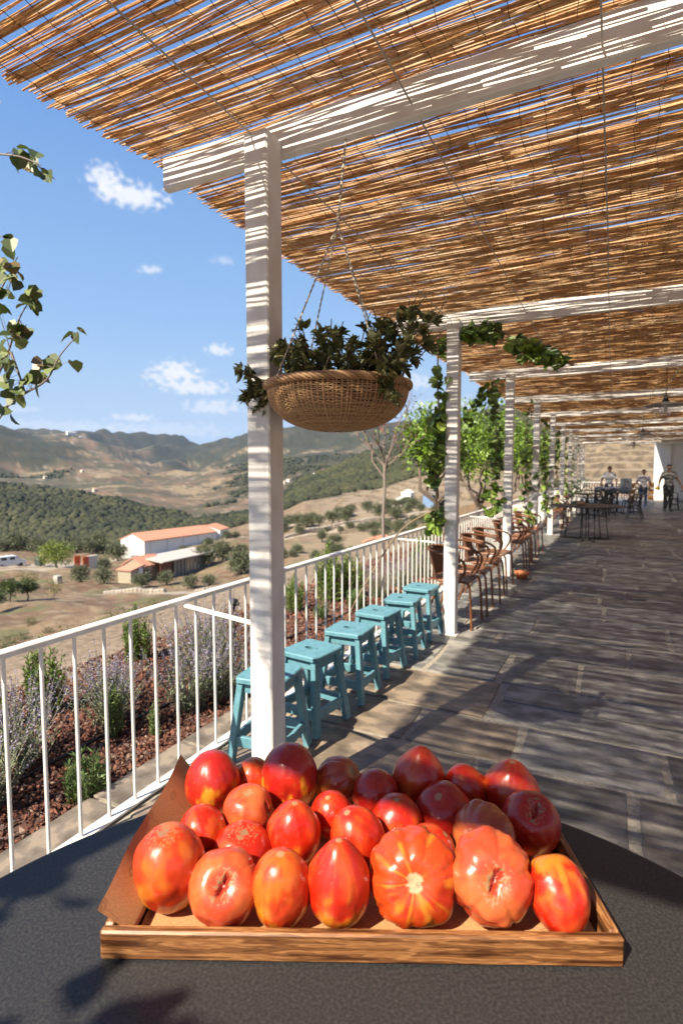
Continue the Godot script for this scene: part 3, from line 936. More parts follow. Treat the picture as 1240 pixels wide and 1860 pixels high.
func garden_bed() -> void:
	var g := MB.new()
	var nz := 120
	for i in nz + 1:
		var z := 1.5 - 33.0 * i / nz
		for j in 13:
			var x := lerpf(-2.121, -3.86 + noise_b.get_noise_2d(z * 0.7, 3.0) * 0.16, j / 12.0)
			g.vert(Vector3(x, bed_y(x) - (0.06 if j == 12 else 0.0) + noise_b.get_noise_2d(x * 2.0, z * 2.0) * 0.02, z), Vector3.UP, Color(0.09, 0.045, 0.032))
	for i in nz:
		for j in 12:
			var p := i * 13 + j
			g.face(p, p + 1, p + 14, Vector3.UP); g.face(p, p + 14, p + 13, Vector3.UP)
	tag(top("garden_bed", g, M.mulch), "planting bed soil under the red lava rock", "", "", "structure")
	# red lava rock
	var rocks := []
	for v in 3:
		var m := MB.new()
		var pts := []
		for q in [Vector3(1, 0, 0), Vector3(-1, 0, 0), Vector3(0, 1, 0), Vector3(0, -1, 0), Vector3(0, 0, 1), Vector3(0, 0, -1)]:
			pts.append((q as Vector3) * rf(0.6, 1.2) + rdir() * 0.3)
		for f in [[0, 2, 4], [2, 1, 4], [1, 3, 4], [3, 0, 4], [2, 0, 5], [1, 2, 5], [3, 1, 5], [0, 3, 5]]:
			var n: Vector3 = pts[f[0]] + pts[f[1]] + pts[f[2]]
			m.tri(pts[f[0]], pts[f[1]], pts[f[2]], n.normalized())
		rocks.append(m.mesh(M.mulch))
	var xs := [[], [], []]
	var cs := [[], [], []]
	for k in 32000:
		var t := rng.randf()
		var z := lerpf(-0.4, -5.0, t * 1.0) if k < 19000 else rf(-5.0, -17.0)
		var x := rf(-2.13, -3.95)
		var s := rf(0.007, 0.020) * (1.0 if k < 19000 else 1.6)
		if x < -3.7 and rng.randf() < 0.5: continue
		var b := Basis.from_euler(Vector3(rf(0, 6), rf(0, 6), rf(0, 6))).scaled_local(Vector3(s * 1.3, s * 0.8, s))
		var v := k % 3
		xs[v].append(Transform3D(b, Vector3(x, bed_y(x) + rf(0.0, 0.028) + noise_b.get_noise_2d(x * 2.0, z * 2.0) * 0.02, z)))
		var e := rng.randf()
		cs[v].append(Color(0.105, 0.038, 0.026).lerp(Color(0.20, 0.082, 0.052), e) if rng.randf() < 0.75 else Color(0.085, 0.05, 0.045).lerp(Color(0.33, 0.22, 0.16), e * e))
	for v in 3:
		tag(many("lava_rock_mulch", rocks[v], xs[v], cs[v], self), "red brown lava rock mulch covering the garden bed", "mulch", "", "stuff")
	# shrubs
	var lav := []
	for v in 3:
		lav.append(lavender(40 + v, 85, [0.62, 0.52, 0.58][v]))
	var lm := []
	for l in lav: lm.append([l[0].mesh(M.leaf_olive), l[1].mesh(M.leaf_olive)])
	var spots := [[-2.62, -3.12, 1.1, 0, "large lavender bush behind the railing just left of the nearest post"], [-2.45, -2.72, 1.0, 1, "lavender bush touching the railing below the post bracket"], [-2.75, -2.35, 0.85, 2, "lavender bush in the middle of the bed left of the nearest post"], [-2.35, -2.95, 0.8, 2, "low lavender bush right at the foot of the nearest post's railing"], [-2.78, -1.80, 0.95, 1, "lavender bush at the left edge beside the young green shrub"], [-2.55, -1.45, 0.9, 0, "lavender bush at the far left edge of the photo behind the first balusters"], [-3.1, -3.7, 0.8, 2, "lavender bush at the back of the bed behind the nearest post"], [-2.55, -6.2, 0.8, 0, "lavender bush behind the railing left of the second post"], [-2.5, -6.9, 0.9, 1, "lavender bush beside the slender tree, right of its stake"], [-2.45, -7.7, 0.9, 2, "lavender bush behind the backs of the nearest brown chairs"], [-3.0, -2.6, 0.6, 1, "small lavender bush at the back of the bed near the path"]]
	for s in spots:
		var b := thing("lavender_bush", s[4], "shrub", Vector3(s[0], bed_y(s[0]), s[1]), rf(0, TAU), "lavender bushes in the bed")
		b.scale = Vector3.ONE * s[2]
		part("foliage", lm[s[3]][0], b); part("flower_spikes", lm[s[3]][1], b)
	var gm := [rosemary(61, 70, 0.55, 0.17, Color(0.055, 0.11, 0.022), Color(0.19, 0.29, 0.05)).mesh(M.leaf_green), rosemary(62, 46, 0.30, 0.15, Color(0.06, 0.11, 0.035), Color(0.15, 0.22, 0.075)).mesh(M.leaf_green), rosemary(63, 34, 0.42, 0.07, Color(0.09, 0.14, 0.04), Color(0.24, 0.32, 0.12)).mesh(M.leaf_green)]
	var gs := [[-3.04, -5.85, 1.4, 0, "tall bright green shrub behind the railing in the middle of the bed"], [-2.86, -6.1, 1.25, 0, "tall bright green shrub right beside another, nearer the railing"], [-3.2, -5.3, 0.85, 0, "short bright green shrub right of the nearest post"], [-3.56, -3.33, 0.95, 0, "upright green shrub by the dirt path left of the nearest post"], [-3.3, -2.3, 1.0, 0, "bright green shrub behind the lavender at the left"], [-3.35, -1.95, 0.75, 0, "green shrub at the left edge next to the dirt path"], [-2.2, -1.72, 0.85, 1, "low rosemary tuft against the coping beside the table"], [-2.28, -1.08, 1.0, 1, "pale green rosemary tuft in the lower left corner"], [-2.6, -5.65, 0.9, 1, "low grey green tuft behind the fourth blue stool"], [-2.75, -5.1, 0.7, 1, "low green tuft right of the nearest post behind the second stool"], [-2.62, -7.9, 0.9, 0, "green shrub behind the railing by the second post"], [-2.6, -2.25, 0.9, 2, "slender pale leafy seedling in the red rock"], [-2.72, -1.55, 1.0, 2, "slender pale leafy seedling at the left edge of the bed"], [-2.38, -2.35, 0.55, 2, "tiny pale leafy seedling near the coping"], [-2.9, -9.2, 1.2, 0, "green shrub behind the railing beyond the second post"], [-2.7, -10.6, 1.1, 0, "green shrub behind the railing near the third post"]]
	for s in gs:
		var b := top("green_shrub" if s[3] == 0 else "rosemary_tuft" if s[3] == 1 else "leafy_seedling", gm[s[3]])
		b.position = Vector3(s[0], bed_y(s[0]), s[1]); b.rotation.y = rf(0, TAU); b.scale = Vector3.ONE * s[2]
		tag(b, s[4], "shrub" if s[3] < 2 else "seedling", "green plants in the bed")
	# drip hose
	var hp := []
	for i in 9: hp.append(Vector3(-2.62 + noise_b.get_noise_2d(i * 0.9, 1.0) * 0.12, bed_y(-2.6) + 0.035, -0.2 - i * 0.75))
	var hose := MB.new()
	hose.tube(curve(hp, 5), [0.009], 6)
	tag(top("drip_hose", hose, M.iron), "thin black irrigation hose lying on the red rock", "hose")
	# bollard light by the nearest post
	var lt := thing("garden_light", "small dark garden light behind the railing near the nearest post", "garden light", Vector3(-2.75, bed_y(-2.75), -3.6))
	var lp := MB.new()
	lp.rod(Vector3.ZERO, Vector3(0, 0.5, 0), 0.012, 8)
	part("pole", lp, lt, M.iron)
	var lh := MB.new()
	lh.lathe([Vector2(0.0, 0.54), Vector2(0.03, 0.535), Vector2(0.045, 0.51), Vector2(0.045, 0.485), Vector2(0.0, 0.48)], 12)
	part("head", lh, lt, M.iron)

# ---------------------------------------------------------------- buildings in the valley
func block(c: Vector3, ax: Vector3, ln: float, wd: float, h: float) -> Array:
	var dz := ax.cross(Vector3.UP).normalized()
	var a := c - ax * ln * 0.5 - dz * wd * 0.5
	return [a, a + ax * ln, a + ax * ln + dz * wd, a + dz * wd, Vector3(0, h, 0)]
# gabled house: ridge along the node's x axis
func gabled(parent: Node3D, ln: float, wd: float, h: float, rise: float, wall: Color, roof: Color, over := 0.25, wall_name := "wall") -> void:
	var w := MB.new()
	w.col = wall
	var hx := ln * 0.5
	var hz := wd * 0.5
	w.quad(Vector3(-hx, -1, hz), Vector3(hx, -1, hz), Vector3(hx, h, hz), Vector3(-hx, h, hz), Vector3(0, 0, 1))
	w.quad(Vector3(-hx, -1, -hz), Vector3(hx, -1, -hz), Vector3(hx, h, -hz), Vector3(-hx, h, -hz), Vector3(0, 0, -1))
	for s in [-1.0, 1.0]:
		w.quad(Vector3(s * hx, -1, -hz), Vector3(s * hx, -1, hz), Vector3(s * hx, h, hz), Vector3(s * hx, h, -hz), Vector3(s, 0, 0))
		w.tri(Vector3(s * hx, h, -hz), Vector3(s * hx, h, hz), Vector3(s * hx, h + rise, 0), Vector3(s, 0, 0))
	part(wall_name, w, parent, M.paint)
	var r := MB.new()
	r.col = roof
	for s in [-1.0, 1.0]:
		var slope := Vector3(0, -rise, s * hz)
		var n := Vector3(0, hz, s * rise).normalized()
		var mid := Vector3(0, h + rise, 0) + slope * (1.0 + over / hz) * 0.5 + n * 0.08
		var zax := slope.normalized()
		var xax := Vector3(1, 0, 0)
		r.box(Transform3D(Basis(xax, zax.cross(xax), zax), mid), Vector3(ln + 0.3, 0.14, slope.length() * (1.0 + over / hz)))
		for k in int(ln / 0.9):
			r.bar(Vector3(-hx + 0.45 + k * 0.9, h + rise + 0.13, 0) + n * 0.06, Vector3(-hx + 0.45 + k * 0.9, h + rise + 0.13, 0) + slope * (1.0 + over / hz) + n * 0.06, 0.28, 0.1, n)
	part("roof", r, parent, M.roof)
func opening(parent: Node3D, called: String, c: Vector3, s: Vector3, col: Color) -> void:
	var m := MB.new()
	m.col = col
	m.bx(c, s, 0.01)
	part(called, m, parent, M.paint)
func stand(u: float, v: float, d: float) -> Vector3:
	var p := at(u, v, d)
	p.y = ground_y(p.x, p.z)
	return p
func valley() -> void:
	var orange := Color(0.48, 0.235, 0.155)
	# long white warehouse
	var p := stand(312, 990, 122)
	var e1 := stand(238, 992, 113)
	var e2 := stand(392, 972, 134)
	var dirx := e2 - e1
	var turn := atan2(-dirx.z, dirx.x)
	var wh := thing("warehouse", "long white warehouse with an orange tiled roof in the valley", "warehouse", Vector3(p.x, (e1.y + e2.y) * 0.5, p.z), turn)
	gabled(wh, Vector2(dirx.x, dirx.z).length() * 0.84, 7.2, 3.1, 1.3, Color(0.78, 0.78, 0.77), orange)
	var hl := Vector2(dirx.x, dirx.z).length() * 0.42
	for k in 5:
		opening(wh, "pilaster", Vector3(-hl + 1.5 + k * (2.0 * hl - 3.0) / 4.0, 1.5, 3.64), Vector3(0.2, 2.9, 0.1), Color(0.62, 0.62, 0.62))
	var sh2 := thing("storage_hall", "white hall with a lower orange roof at the warehouse's right end", "hall", wh.position + dirx.normalized() * (hl + 2.3), turn + 0.35)
	gabled(sh2, 5.0, 6.2, 2.7, 1.0, Color(0.74, 0.75, 0.76), orange)
	# stone hut
	var hp := stand(262, 1045, 84)
	var hut := thing("stone_hut", "small stone hut with two orange tiled roofs beside the open shed", "hut", hp, turn + 0.15)
	gabled(hut, 4.4, 3.9, 2.4, 1.1, Color(0.30, 0.26, 0.20), orange)
	opening(hut, "lean_to", Vector3(-3.5, 0.7, 0.7), Vector3(2.5, 3.0, 2.4), Color(0.38, 0.33, 0.25))
	var lr := MB.new()
	lr.col = orange
	lr.box(Transform3D(Basis(Vector3(0, 0, 1), 0.18), Vector3(-3.5, 2.4, 0.7)), Vector3(2.9, 0.16, 2.8))
	part("lean_to_roof", lr, hut, M.roof)
	opening(hut, "door", Vector3(-1.7, 0.8, 1.96), Vector3(0.9, 2.0, 0.06), Color(0.06, 0.05, 0.05))
	opening(hut, "window", Vector3(-0.9, 2.0, 1.96), Vector3(0.5, 0.5, 0.06), Color(0.55, 0.52, 0.48))
	opening(hut, "whitewashed_panel", Vector3(-2.9, 1.2, 2.02), Vector3(0.8, 2.4, 0.06), Color(0.68, 0.68, 0.68))
	# open shed
	var sp := stand(322, 1032, 88)
	var shed := thing("open_shed", "open timber shed with a pale flat roof right of the stone hut", "shed", sp, turn + 0.12)
	var sr := MB.new()
	sr.col = Color(0.46, 0.42, 0.37)
	sr.box(Transform3D(Basis(Vector3(1, 0, 0), 0.1), Vector3(0.4, 3.0, 0)), Vector3(12.5, 0.18, 4.6))
	part("roof", sr, shed, M.paint)
	opening(shed, "back_wall", Vector3(-0.6, 1.2, -1.6), Vector3(10.0, 3.4, 0.15), Color(0.24, 0.20, 0.155))
	for k in 9:
		opening(shed, "post", Vector3(-2.6 + k * 0.85, 1.2, 1.75), Vector3(0.2, 3.4, 0.16), Color(0.30, 0.27, 0.22))
	for k in 8:
		opening(shed, "plank_panel", Vector3(-2.17 + k * 0.85, 1.2, 1.6), Vector3(0.62, 3.2, 0.08), Color(0.26, 0.235, 0.19))
	opening(shed, "door", Vector3(-4.3, 1.1, 1.6), Vector3(2.6, 3.2, 0.1), Color(0.13, 0.05, 0.035))
	# orange panels and the white wall by the track
	for k in 2:
		var op := stand(141 + k * 15, 1018, 96)
		var pn := top("orange_gate", box_mesh(Vector3(0, 0.9, 0), Vector3(1.15, 2.4, 0.12), Color(0.62, 0.11, 0.03)))
		pn.position = op; pn.rotation.y = turn
		tag(pn, ["orange metal gate panel beside the round green tree", "orange metal gate panel next to the pale wall"][k], "gate", "orange gate panels")
	var ww := top("boundary_wall", box_mesh(Vector3(0, 0.8, 0), Vector3(1.9, 2.9, 0.6), Color(0.62, 0.57, 0.48)))
	ww.position = stand(168, 1014, 98); ww.rotation.y = turn
	tag(ww, "pale rendered wall end right of the orange gate panels", "wall")
	van(stand(18, 1022, 101), turn - 0.15)
	var tr := top("utility_trailer", box_mesh(Vector3(0, 0.9, 0), Vector3(1.4, 1.5, 1.1), Color(0.05, 0.06, 0.055)))
	tr.position = stand(73, 1022, 99)
	tag(tr, "small dark trailer box parked left of the round green tree", "trailer")
	var cy := top("concrete_box", box_mesh(Vector3(0, 0.5, 0), Vector3(0.9, 1.2, 0.8), Color(0.42, 0.40, 0.37)))
	cy.position = stand(105, 1043, 78)
	tag(cy, "grey concrete utility box beside the dirt track", "utility box")
	# little houses
	for h in [[690, 972, 62, 3.0, 2.6, 1.6, orange, Color(0.66, 0.62, 0.55), "small white hut with orange roof right behind the railing"], [740, 911, 170, 3.4, 3.0, 2.6, Color(0.62, 0.62, 0.6), Color(0.72, 0.71, 0.69), "white cube house among the far olive trees"], [727, 914, 168, 2.2, 2.0, 1.4, Color(0.62, 0.62, 0.6), Color(0.72, 0.71, 0.69), "small white outbuilding left of the white cube house"], [782, 914, 150, 5.0, 3.0, 2.6, Color(0.24, 0.22, 0.2), Color(0.16, 0.26, 0.42), "low house with a blue door behind the vine"], [572, 866, 640, 7.0, 5.0, 4.0, Color(0.62, 0.6, 0.57), Color(0.72, 0.7, 0.68), "tiny white house on the wooded hill right of the nearest post"], [584, 863, 640, 3.0, 3.0, 3.0, Color(0.62, 0.6, 0.57), Color(0.72, 0.7, 0.68), "tiny white hut beside the house on the wooded hill"], [516, 849, 900, 8.0, 6.0, 4.0, Color(0.5, 0.33, 0.25), Color(0.68, 0.64, 0.58), "pale farmhouse on the hillside at the nearest post's edge"], [524, 848, 905, 6.0, 6.0, 4.0, Color(0.5, 0.33, 0.25), Color(0.68, 0.64, 0.58), "pale farm building right beside the hillside farmhouse"], [130, 798, 2650, 48.0, 14.0, 12.0, Color(0.6, 0.58, 0.55), Color(0.74, 0.73, 0.71), "long white house high on the far hill"], [147, 798, 2660, 14.0, 12.0, 8.0, Color(0.6, 0.58, 0.55), Color(0.66, 0.62, 0.58), "small pale house beside the long white hilltop house"], [82, 852, 1150, 7.0, 5.0, 5.0, Color(0.5, 0.33, 0.25), Color(0.55, 0.5, 0.42), "tiny pale house on the brown hillside at the left"], [150, 850, 1300, 8.0, 6.0, 5.0, Color(0.5, 0.33, 0.25), Color(0.55, 0.5, 0.42), "tiny tan house on the vineyard hillside"], [172, 882, 900, 6.0, 5.0, 4.0, Color(0.5, 0.33, 0.25), Color(0.58, 0.5, 0.4), "tiny tan ruin above the dark woods"]]:
		var q := stand(h[0], h[1], h[2])
		var hs := thing("farm_house" if h[2] > 100 else "garden_hut", h[8], "house", q, turn + 0.1)
		gabled(hs, h[3], h[4], h[5], h[5] * 0.3, h[7], h[6], 0.2)
		if h[2] < 700:
			opening(hs, "door", Vector3(0, h[5] * 0.35, h[4] * 0.5 + 0.02), Vector3(0.8, h[5] * 0.7, 0.06), Color(0.1, 0.1, 0.12))
	# dry stone walls between the olive rows
	var wi := 0
	for w in [[515, 962, 112, 600, 943, 120], [605, 942, 121, 690, 932, 127], [715, 929, 128, 800, 918, 131], [355, 1060, 64, 455, 1056, 64], [190, 1068, 68, 300, 1064, 67]]:
		var a := stand(w[0], w[1], w[2])
		var b := stand(w[3], w[4], w[5])
		var m := MB.new()
		var n := 16
		for k in n:
			var q0 := a.lerp(b, float(k) / n)
			var q1 := a.lerp(b, float(k + 1) / n)
			q0.y = ground_y(q0.x, q0.z); q1.y = ground_y(q1.x, q1.z)
			m.col = Color(0.36, 0.31, 0.25) * rf(0.8, 1.1)
			m.bar(q0 + Vector3(0, 0.12, 0), q1 + Vector3(0, 0.12, 0) + (q1 - q0) * 0.04, 0.7 + rf(-0.06, 0.06), rf(0.7, 0.9), Vector3.UP, 0.08)
		tag(top("dry_stone_wall", m, M.paint), ["pale dry stone wall on the slope right of the nearest post", "pale dry stone wall on the slope left of the slender tree", "pale dry stone wall among olives right of the slender tree", "low stone wall below the shed, left of the nearest post", "low stone wall below the stone hut"][wi], "wall", "dry stone walls in the groves")
		wi += 1
func box_mesh(c: Vector3, s: Vector3, col: Color) -> ArrayMesh:
	var m := MB.new()
	m.col = col
	m.bx(c, s, 0.03)
	return m.mesh(M.paint)
func van(p: Vector3, turn: float) -> void:
	var v := thing("parked_van", "silver grey van parked on the dirt yard at the left edge", "van", p, turn)
	var b := MB.new()
	b.col = Color(0.55, 0.57, 0.60)
	var prof := [Vector2(-2.5, 0.45), Vector2(-2.5, 1.5), Vector2(-2.3, 2.05), Vector2(0.9, 2.05), Vector2(1.6, 1.35), Vector2(2.4, 1.1), Vector2(2.5, 0.8), Vector2(2.5, 0.4)]
	for s in [-0.9, 0.9]:
		var mid := Vector3(0, 1.0, s)
		for i in prof.size():
			var q0: Vector2 = prof[i]
			var q1: Vector2 = prof[(i + 1) % prof.size()]
			b.tri(mid, Vector3(q0.x, q0.y, s), Vector3(q1.x, q1.y, s), Vector3(0, 0, s).normalized())
	for i in prof.size():
		var q0: Vector2 = prof[i]
		var q1: Vector2 = prof[(i + 1) % prof.size()]
		var tg := q1 - q0
		b.quad(Vector3(q0.x, q0.y, -0.9), Vector3(q1.x, q1.y, -0.9), Vector3(q1.x, q1.y, 0.9), Vector3(q0.x, q0.y, 0.9), Vector3(-tg.y, tg.x, 0).normalized())
	part("body", b, v, M.paint)
	for w in [[-1.2, 0.9], [0.2, 0.8]]:
		for s in [-0.91, 0.91]:
			opening(v, "window", Vector3(w[0], 1.65, s), Vector3(w[1], 0.5, 0.04), Color(0.02, 0.025, 0.03))
	var ws := MB.new()
	ws.col = Color(0.02, 0.025, 0.03)
	ws.box(Transform3D(Basis(Vector3(0, 0, 1), -0.785), Vector3(1.27, 1.72, 0)), Vector3(0.8, 0.04, 1.6))
	part("windscreen", ws, v, M.paint)
	for x in [-1.6, 1.6]:
		for s in [-0.8, 0.8]:
			var t := MB.new()
			t.col = Color(0.02, 0.02, 0.02)
			t.rod(Vector3(x, 0.34, s - 0.11), Vector3(x, 0.34, s + 0.11), 0.34, 14)
			part("wheel", t, v, M.paint)

# ---------------------------------------------------------------- trees
func limb(m: MB, a: Vector3, b: Vector3, r0: float, r1: float, wob := 0.06, sides := 6) -> PackedVector3Array:
	var pts := PackedVector3Array()
	var rad := []
	var ln := (b - a).length()
	for i in 6:
		var t := i / 5.0
		pts.append(a.lerp(b, t) + (rdir() * wob * ln if i > 0 and i < 5 else Vector3.ZERO))
		rad.append(lerpf(r0, r1, t))
	m.tube(pts, rad, sides)
	return pts
# crown of leaf clumps in a lumpy ellipsoid; returns the mesh builder
func crown(c: Vector3, rad: Vector3, clumps: int, leaves: int, ls: float, lw: float, c0: Color, c1: Color, clump_r: float) -> MB:
	var m := MB.new()
	for k in clumps:
		var d := rdir()
		var q := c + d * rad * pow(rng.randf(), 0.38) * (0.85 + 0.35 * noise_b.get_noise_3dv(d * 1.6 + c))
		var tone := rng.randf()
		for i in leaves:
			var e := rdir()
			m.col = c0.lerp(c1, clampf(tone * 0.6 + rf(0.0, 0.5), 0.0, 1.0))
			m.leaf(q + e * clump_r * rf(0.2, 1.0), (e + d * 0.6 + rdir() * 0.5).normalized(), (Vector3.UP + rdir() * 0.8).normalized(), ls * rf(0.7, 1.25), lw * rf(0.8, 1.2))
	return m
func tree_thing(called: String, label: String, pos: Vector3, trunk: MB, leaf: MB, lm: Material, group := "") -> Node3D:
	var t := thing(called, label, "tree", pos, 0.0, group)
	part("trunk", trunk, t, M.bark)
	part("crown", leaf, t, lm)
	return t
func trees() -> void:
	# olive trees on the slopes
	var olives := []
	for v in 3:
		var tk := MB.new()
		tk.col = Color(0.13, 0.105, 0.08)
		limb(tk, Vector3(0, -0.4, 0), Vector3(rf(-0.1, 0.1), 0.7, 0), 0.14, 0.10)
		for k in 4:
			var d := rdir()
			limb(tk, Vector3(0, 0.6, 0), Vector3(d.x * 0.7, 1.1 + d.y * 0.3, d.z * 0.7), 0.07, 0.03)
		var cr := crown(Vector3(0, 1.02, 0), Vector3(1.2, 0.95, 1.2), 190, 12, 0.19, 0.08, Color(0.055, 0.064, 0.032), Color(0.165, 0.18, 0.10), 0.28)
		olives.append([tk.mesh(M.bark), cr.mesh(M.leaf_olive)])
	var put := func(u: float, v: float, d: float, s: float, label: String, group: String, called := "olive_tree"):
		var k := rng.randi() % 3
		var t := thing(called, label, "tree", stand(u, v, d), rf(0, TAU), group)
		t.scale = Vector3(s, s * rf(0.85, 1.1), s)
		part("trunk", olives[k][0], t); part("crown", olives[k][1], t)
	# band behind the yard, left
	for k in 16:
		put.call(2 + k * 13.5 + rf(-4, 4), 1000, rf(120, 136), rf(1.5, 2.1), "olive tree in the grey green row behind the dirt yard", "olive row behind the yard")
	put.call(214, 998, 110, 2.0, "olive tree standing at the warehouse's left gable", "")
	for s in [[188, 1012, 92, 1.15, "small olive tree just left of the stone hut's roof"], [146, 1046, 78, 1.25, "small olive tree beneath the orange gate panels"], [190, 1052, 76, 1.2, "small olive tree left of the stone hut's lean-to"], [258, 1058, 72, 1.15, "small olive tree in front of the stone hut"], [302, 1052, 74, 1.05, "small olive tree in front of the shed's dark door"], [345, 1056, 72, 0.9, "small olive tree below the open shed"], [380, 1055, 72, 0.9, "small olive tree below the shed's right end"], [335, 988, 108, 1.3, "round olive tree in front of the warehouse wall"], [378, 980, 116, 1.2, "round olive tree at the warehouse's right corner"], [370, 1015, 92, 2.0, "large olive tree at the shed's right end"], [405, 1003, 96, 1.9, "olive tree on the bank left of the nearest post"], [437, 1000, 98, 1.4, "olive tree right against the nearest post's left edge"], [438, 1036, 80, 1.9, "olive tree low on the bank beside the nearest post"], [412, 962, 128, 1.2, "olive tree beyond the track right of the warehouse"], [428, 958, 130, 1.1, "farther olive tree beyond the track near the post"]]:
		put.call(s[0], s[1], s[2], s[3], s[4], "olive trees around the hut")
	for k in 64:
		var u := rf(505, 810)
		var d := rf(60, 116)
		put.call(u, 1000, d, rf(0.55, 1.0), "olive bush on the brown slope between the nearest and second posts", "olives on the brown slope")
	for k in 34:
		var u := rf(512, 800)
		put.call(u, 930, rf(126, 160), rf(1.1, 1.7), "olive tree in the grey green row along the far track", "olives along the far track")
	for k in 10:
		put.call(rf(820, 1060), 900, rf(60, 120), rf(0.9, 1.3), "olive tree on the tan hillside beyond the terrace", "olives beyond the terrace")
	# willow-like round tree and orchard trees
	var tk := MB.new()
	tk.col = Color(0.1, 0.08, 0.06)
	limb(tk, Vector3(0, -0.5, 0), Vector3(0, 1.5, 0), 0.25, 0.18)
	var cr := crown(Vector3(0, 2.6, 0), Vector3(3.1, 2.3, 3.1), 420, 10, 0.34, 0.12, Color(0.10, 0.135, 0.02), Color(0.26, 0.31, 0.06), 0.5)
	tree_thing("round_tree", "bright yellow green round tree beside the dirt yard", stand(103, 1020, 96), tk, cr, M.leaf_green)
	for s in [[20, 1098, 58, 1.0, "dark round orchard tree at the left edge"], [52, 1098, 60, 0.85, "dark round orchard tree just right of the one at the edge"], [-8, 1120, 52, 0.9, "dark orchard tree cut by the photo's left edge"]]:
		var t2 := MB.new()
		t2.col = Color(0.12, 0.09, 0.07)
		limb(t2, Vector3(0, -0.4, 0), Vector3(0, 0.9, 0), 0.09, 0.07)
		var c2 := crown(Vector3(0, 1.6, 0), Vector3(1.25, 0.95, 1.25) * s[3], 190, 10, 0.2, 0.1, Color(0.03, 0.05, 0.012), Color(0.09, 0.13, 0.03), 0.28)
		tree_thing("orchard_tree", s[4], stand(s[0], s[1], s[2]), t2, c2, M.leaf_green, "orchard trees")
	for s in [[98, 1092, 56, "thin yellowing sapling on the orchard's bare soil"], [60, 1062, 70, "yellowish sapling beside the dirt track"], [40, 1056, 72, "pale leafless sapling above the orchard"]]:
		var t3 := MB.new()
		t3.col = Color(0.16, 0.13, 0.1)
		limb(t3, Vector3(0, -0.3, 0), Vector3(0, 1.3, 0), 0.05, 0.03)
		var c3 := crown(Vector3(0, 1.5, 0), Vector3(0.9, 0.9, 0.9), 60, 8, 0.18, 0.07, Color(0.13, 0.13, 0.04), Color(0.30, 0.27, 0.10), 0.25)
		tree_thing("sapling", s[3], stand(s[0], s[1], s[2]), t3, c3, M.leaf_green, "saplings below the path")
	# bushes on the bank below the path
	var bushes := []
	for k in 5:
		bushes.append(crown(Vector3(0, 0.35, 0), Vector3(0.95, 0.6, 0.95), 150, 12, 0.075, 0.035, Color(0.04, 0.058, 0.014), Color(0.12, 0.145, 0.035) if k % 2 else Color(0.17, 0.155, 0.05), 0.15).mesh(M.leaf_green))
	for k in 56:
		var u := rf(-20, 300) if k < 40 else rf(300, 460)
		var d := rf(12.0, 20) if k < 24 else rf(20, 48)
		var o := top("bank_bush", bushes[k % 5])
		o.position = stand(u, 1100, d)
		o.rotation.y = rf(0, TAU); o.scale = Vector3.ONE * rf(0.4, 0.9)
		tag(o, "green bush on the bank just below the dirt path" if k < 24 else "dry scrub bush on the slope between bank and orchard", "bush", "bushes on the bank below the path" if k < 24 else "scrub bushes on the lower slope")
	# citrus trees by the railing
	for s in [[-2.95, -9.9, 0.72, 2.1, "leafy citrus tree behind the vine on the second post"], [-2.95, -13.3, 1.15, 2.25, "broad citrus tree with a forked trunk between second and third posts"], [-3.0, -17.2, 1.15, 2.3, "citrus tree behind the third post"], [-3.0, -21.5, 1.15, 2.35, "citrus tree behind the fourth post"], [-3.0, -26.0, 1.2, 2.4, "farthest citrus tree behind the fifth post"]]:
		var t4 := MB.new()
		t4.col = Color(0.16, 0.125, 0.10)
		var r: float = s[2]
		limb(t4, Vector3(0, -0.2, 0), Vector3(0.1, 0.75, 0.05), 0.09, 0.07, 0.05, 8)
		for k in 5:
			var a := TAU * k / 5.0 + rf(-0.3, 0.3)
			limb(t4, Vector3(0.1, 0.72, 0.05), Vector3(cos(a) * r * 0.75, s[3] - 0.2 + rf(-0.2, 0.3), sin(a) * r * 0.75), 0.045, 0.015, 0.09)
		var c4 := crown(Vector3(0, s[3] + 0.05, 0), Vector3(r, r * 0.85, r), 210, 15, 0.105, 0.05, Color(0.05, 0.105, 0.012), Color(0.23, 0.35, 0.04), 0.17)
		tree_thing("citrus_tree", s[4], Vector3(s[0], bed_y(s[0]), s[1]), t4, c4, M.leaf_green, "citrus trees along the railing")
	# slender tree with a stake
	var st := thing("slender_tree", "slender bare tree with reddish twigs beyond the railing under the basket", "tree", Vector3(-2.8, bed_y(-2.8), -6.97))
	var t5 := MB.new()
	t5.col = Color(0.23, 0.19, 0.165)
	limb(t5, Vector3(0, -0.1, 0), Vector3(0.02, 1.7, 0), 0.026, 0.019, 0.006, 7)
	var tw := MB.new()
	tw.col = Color(0.20, 0.10, 0.09)
	var lv := MB.new()
	for k in 9:
		var a := TAU * k / 9.0 + rf(-0.3, 0.3)
		var spread_ := rf(0.28, 0.62)
		var e := Vector3(cos(a) * spread_, rf(2.0, 2.6), sin(a) * spread_)
		t5.col = Color(0.22, 0.17, 0.15)
		var pts := limb(t5, Vector3(0.02, 1.55 + rf(-0.1, 0.15), 0), e, 0.013, 0.004, 0.05, 5)
		for q in 7:
			var b0: Vector3 = pts[2 + q % 4]
			var b1 := b0 + Vector3(rf(-0.25, 0.25), rf(0.05, 0.4), rf(-0.25, 0.25))
			limb(tw, b0, b1, 0.004, 0.0015, 0.08, 3)
			for i in 4:
				if rng.randf() < 0.4: continue
				lv.col = Color(0.10, 0.15, 0.04).lerp(Color(0.28, 0.33, 0.12), rng.randf())
				lv.leaf(b0.lerp(b1, rf(0.5, 1.0)), rdir(), Vector3.UP, rf(0.025, 0.045), 0.03, true)
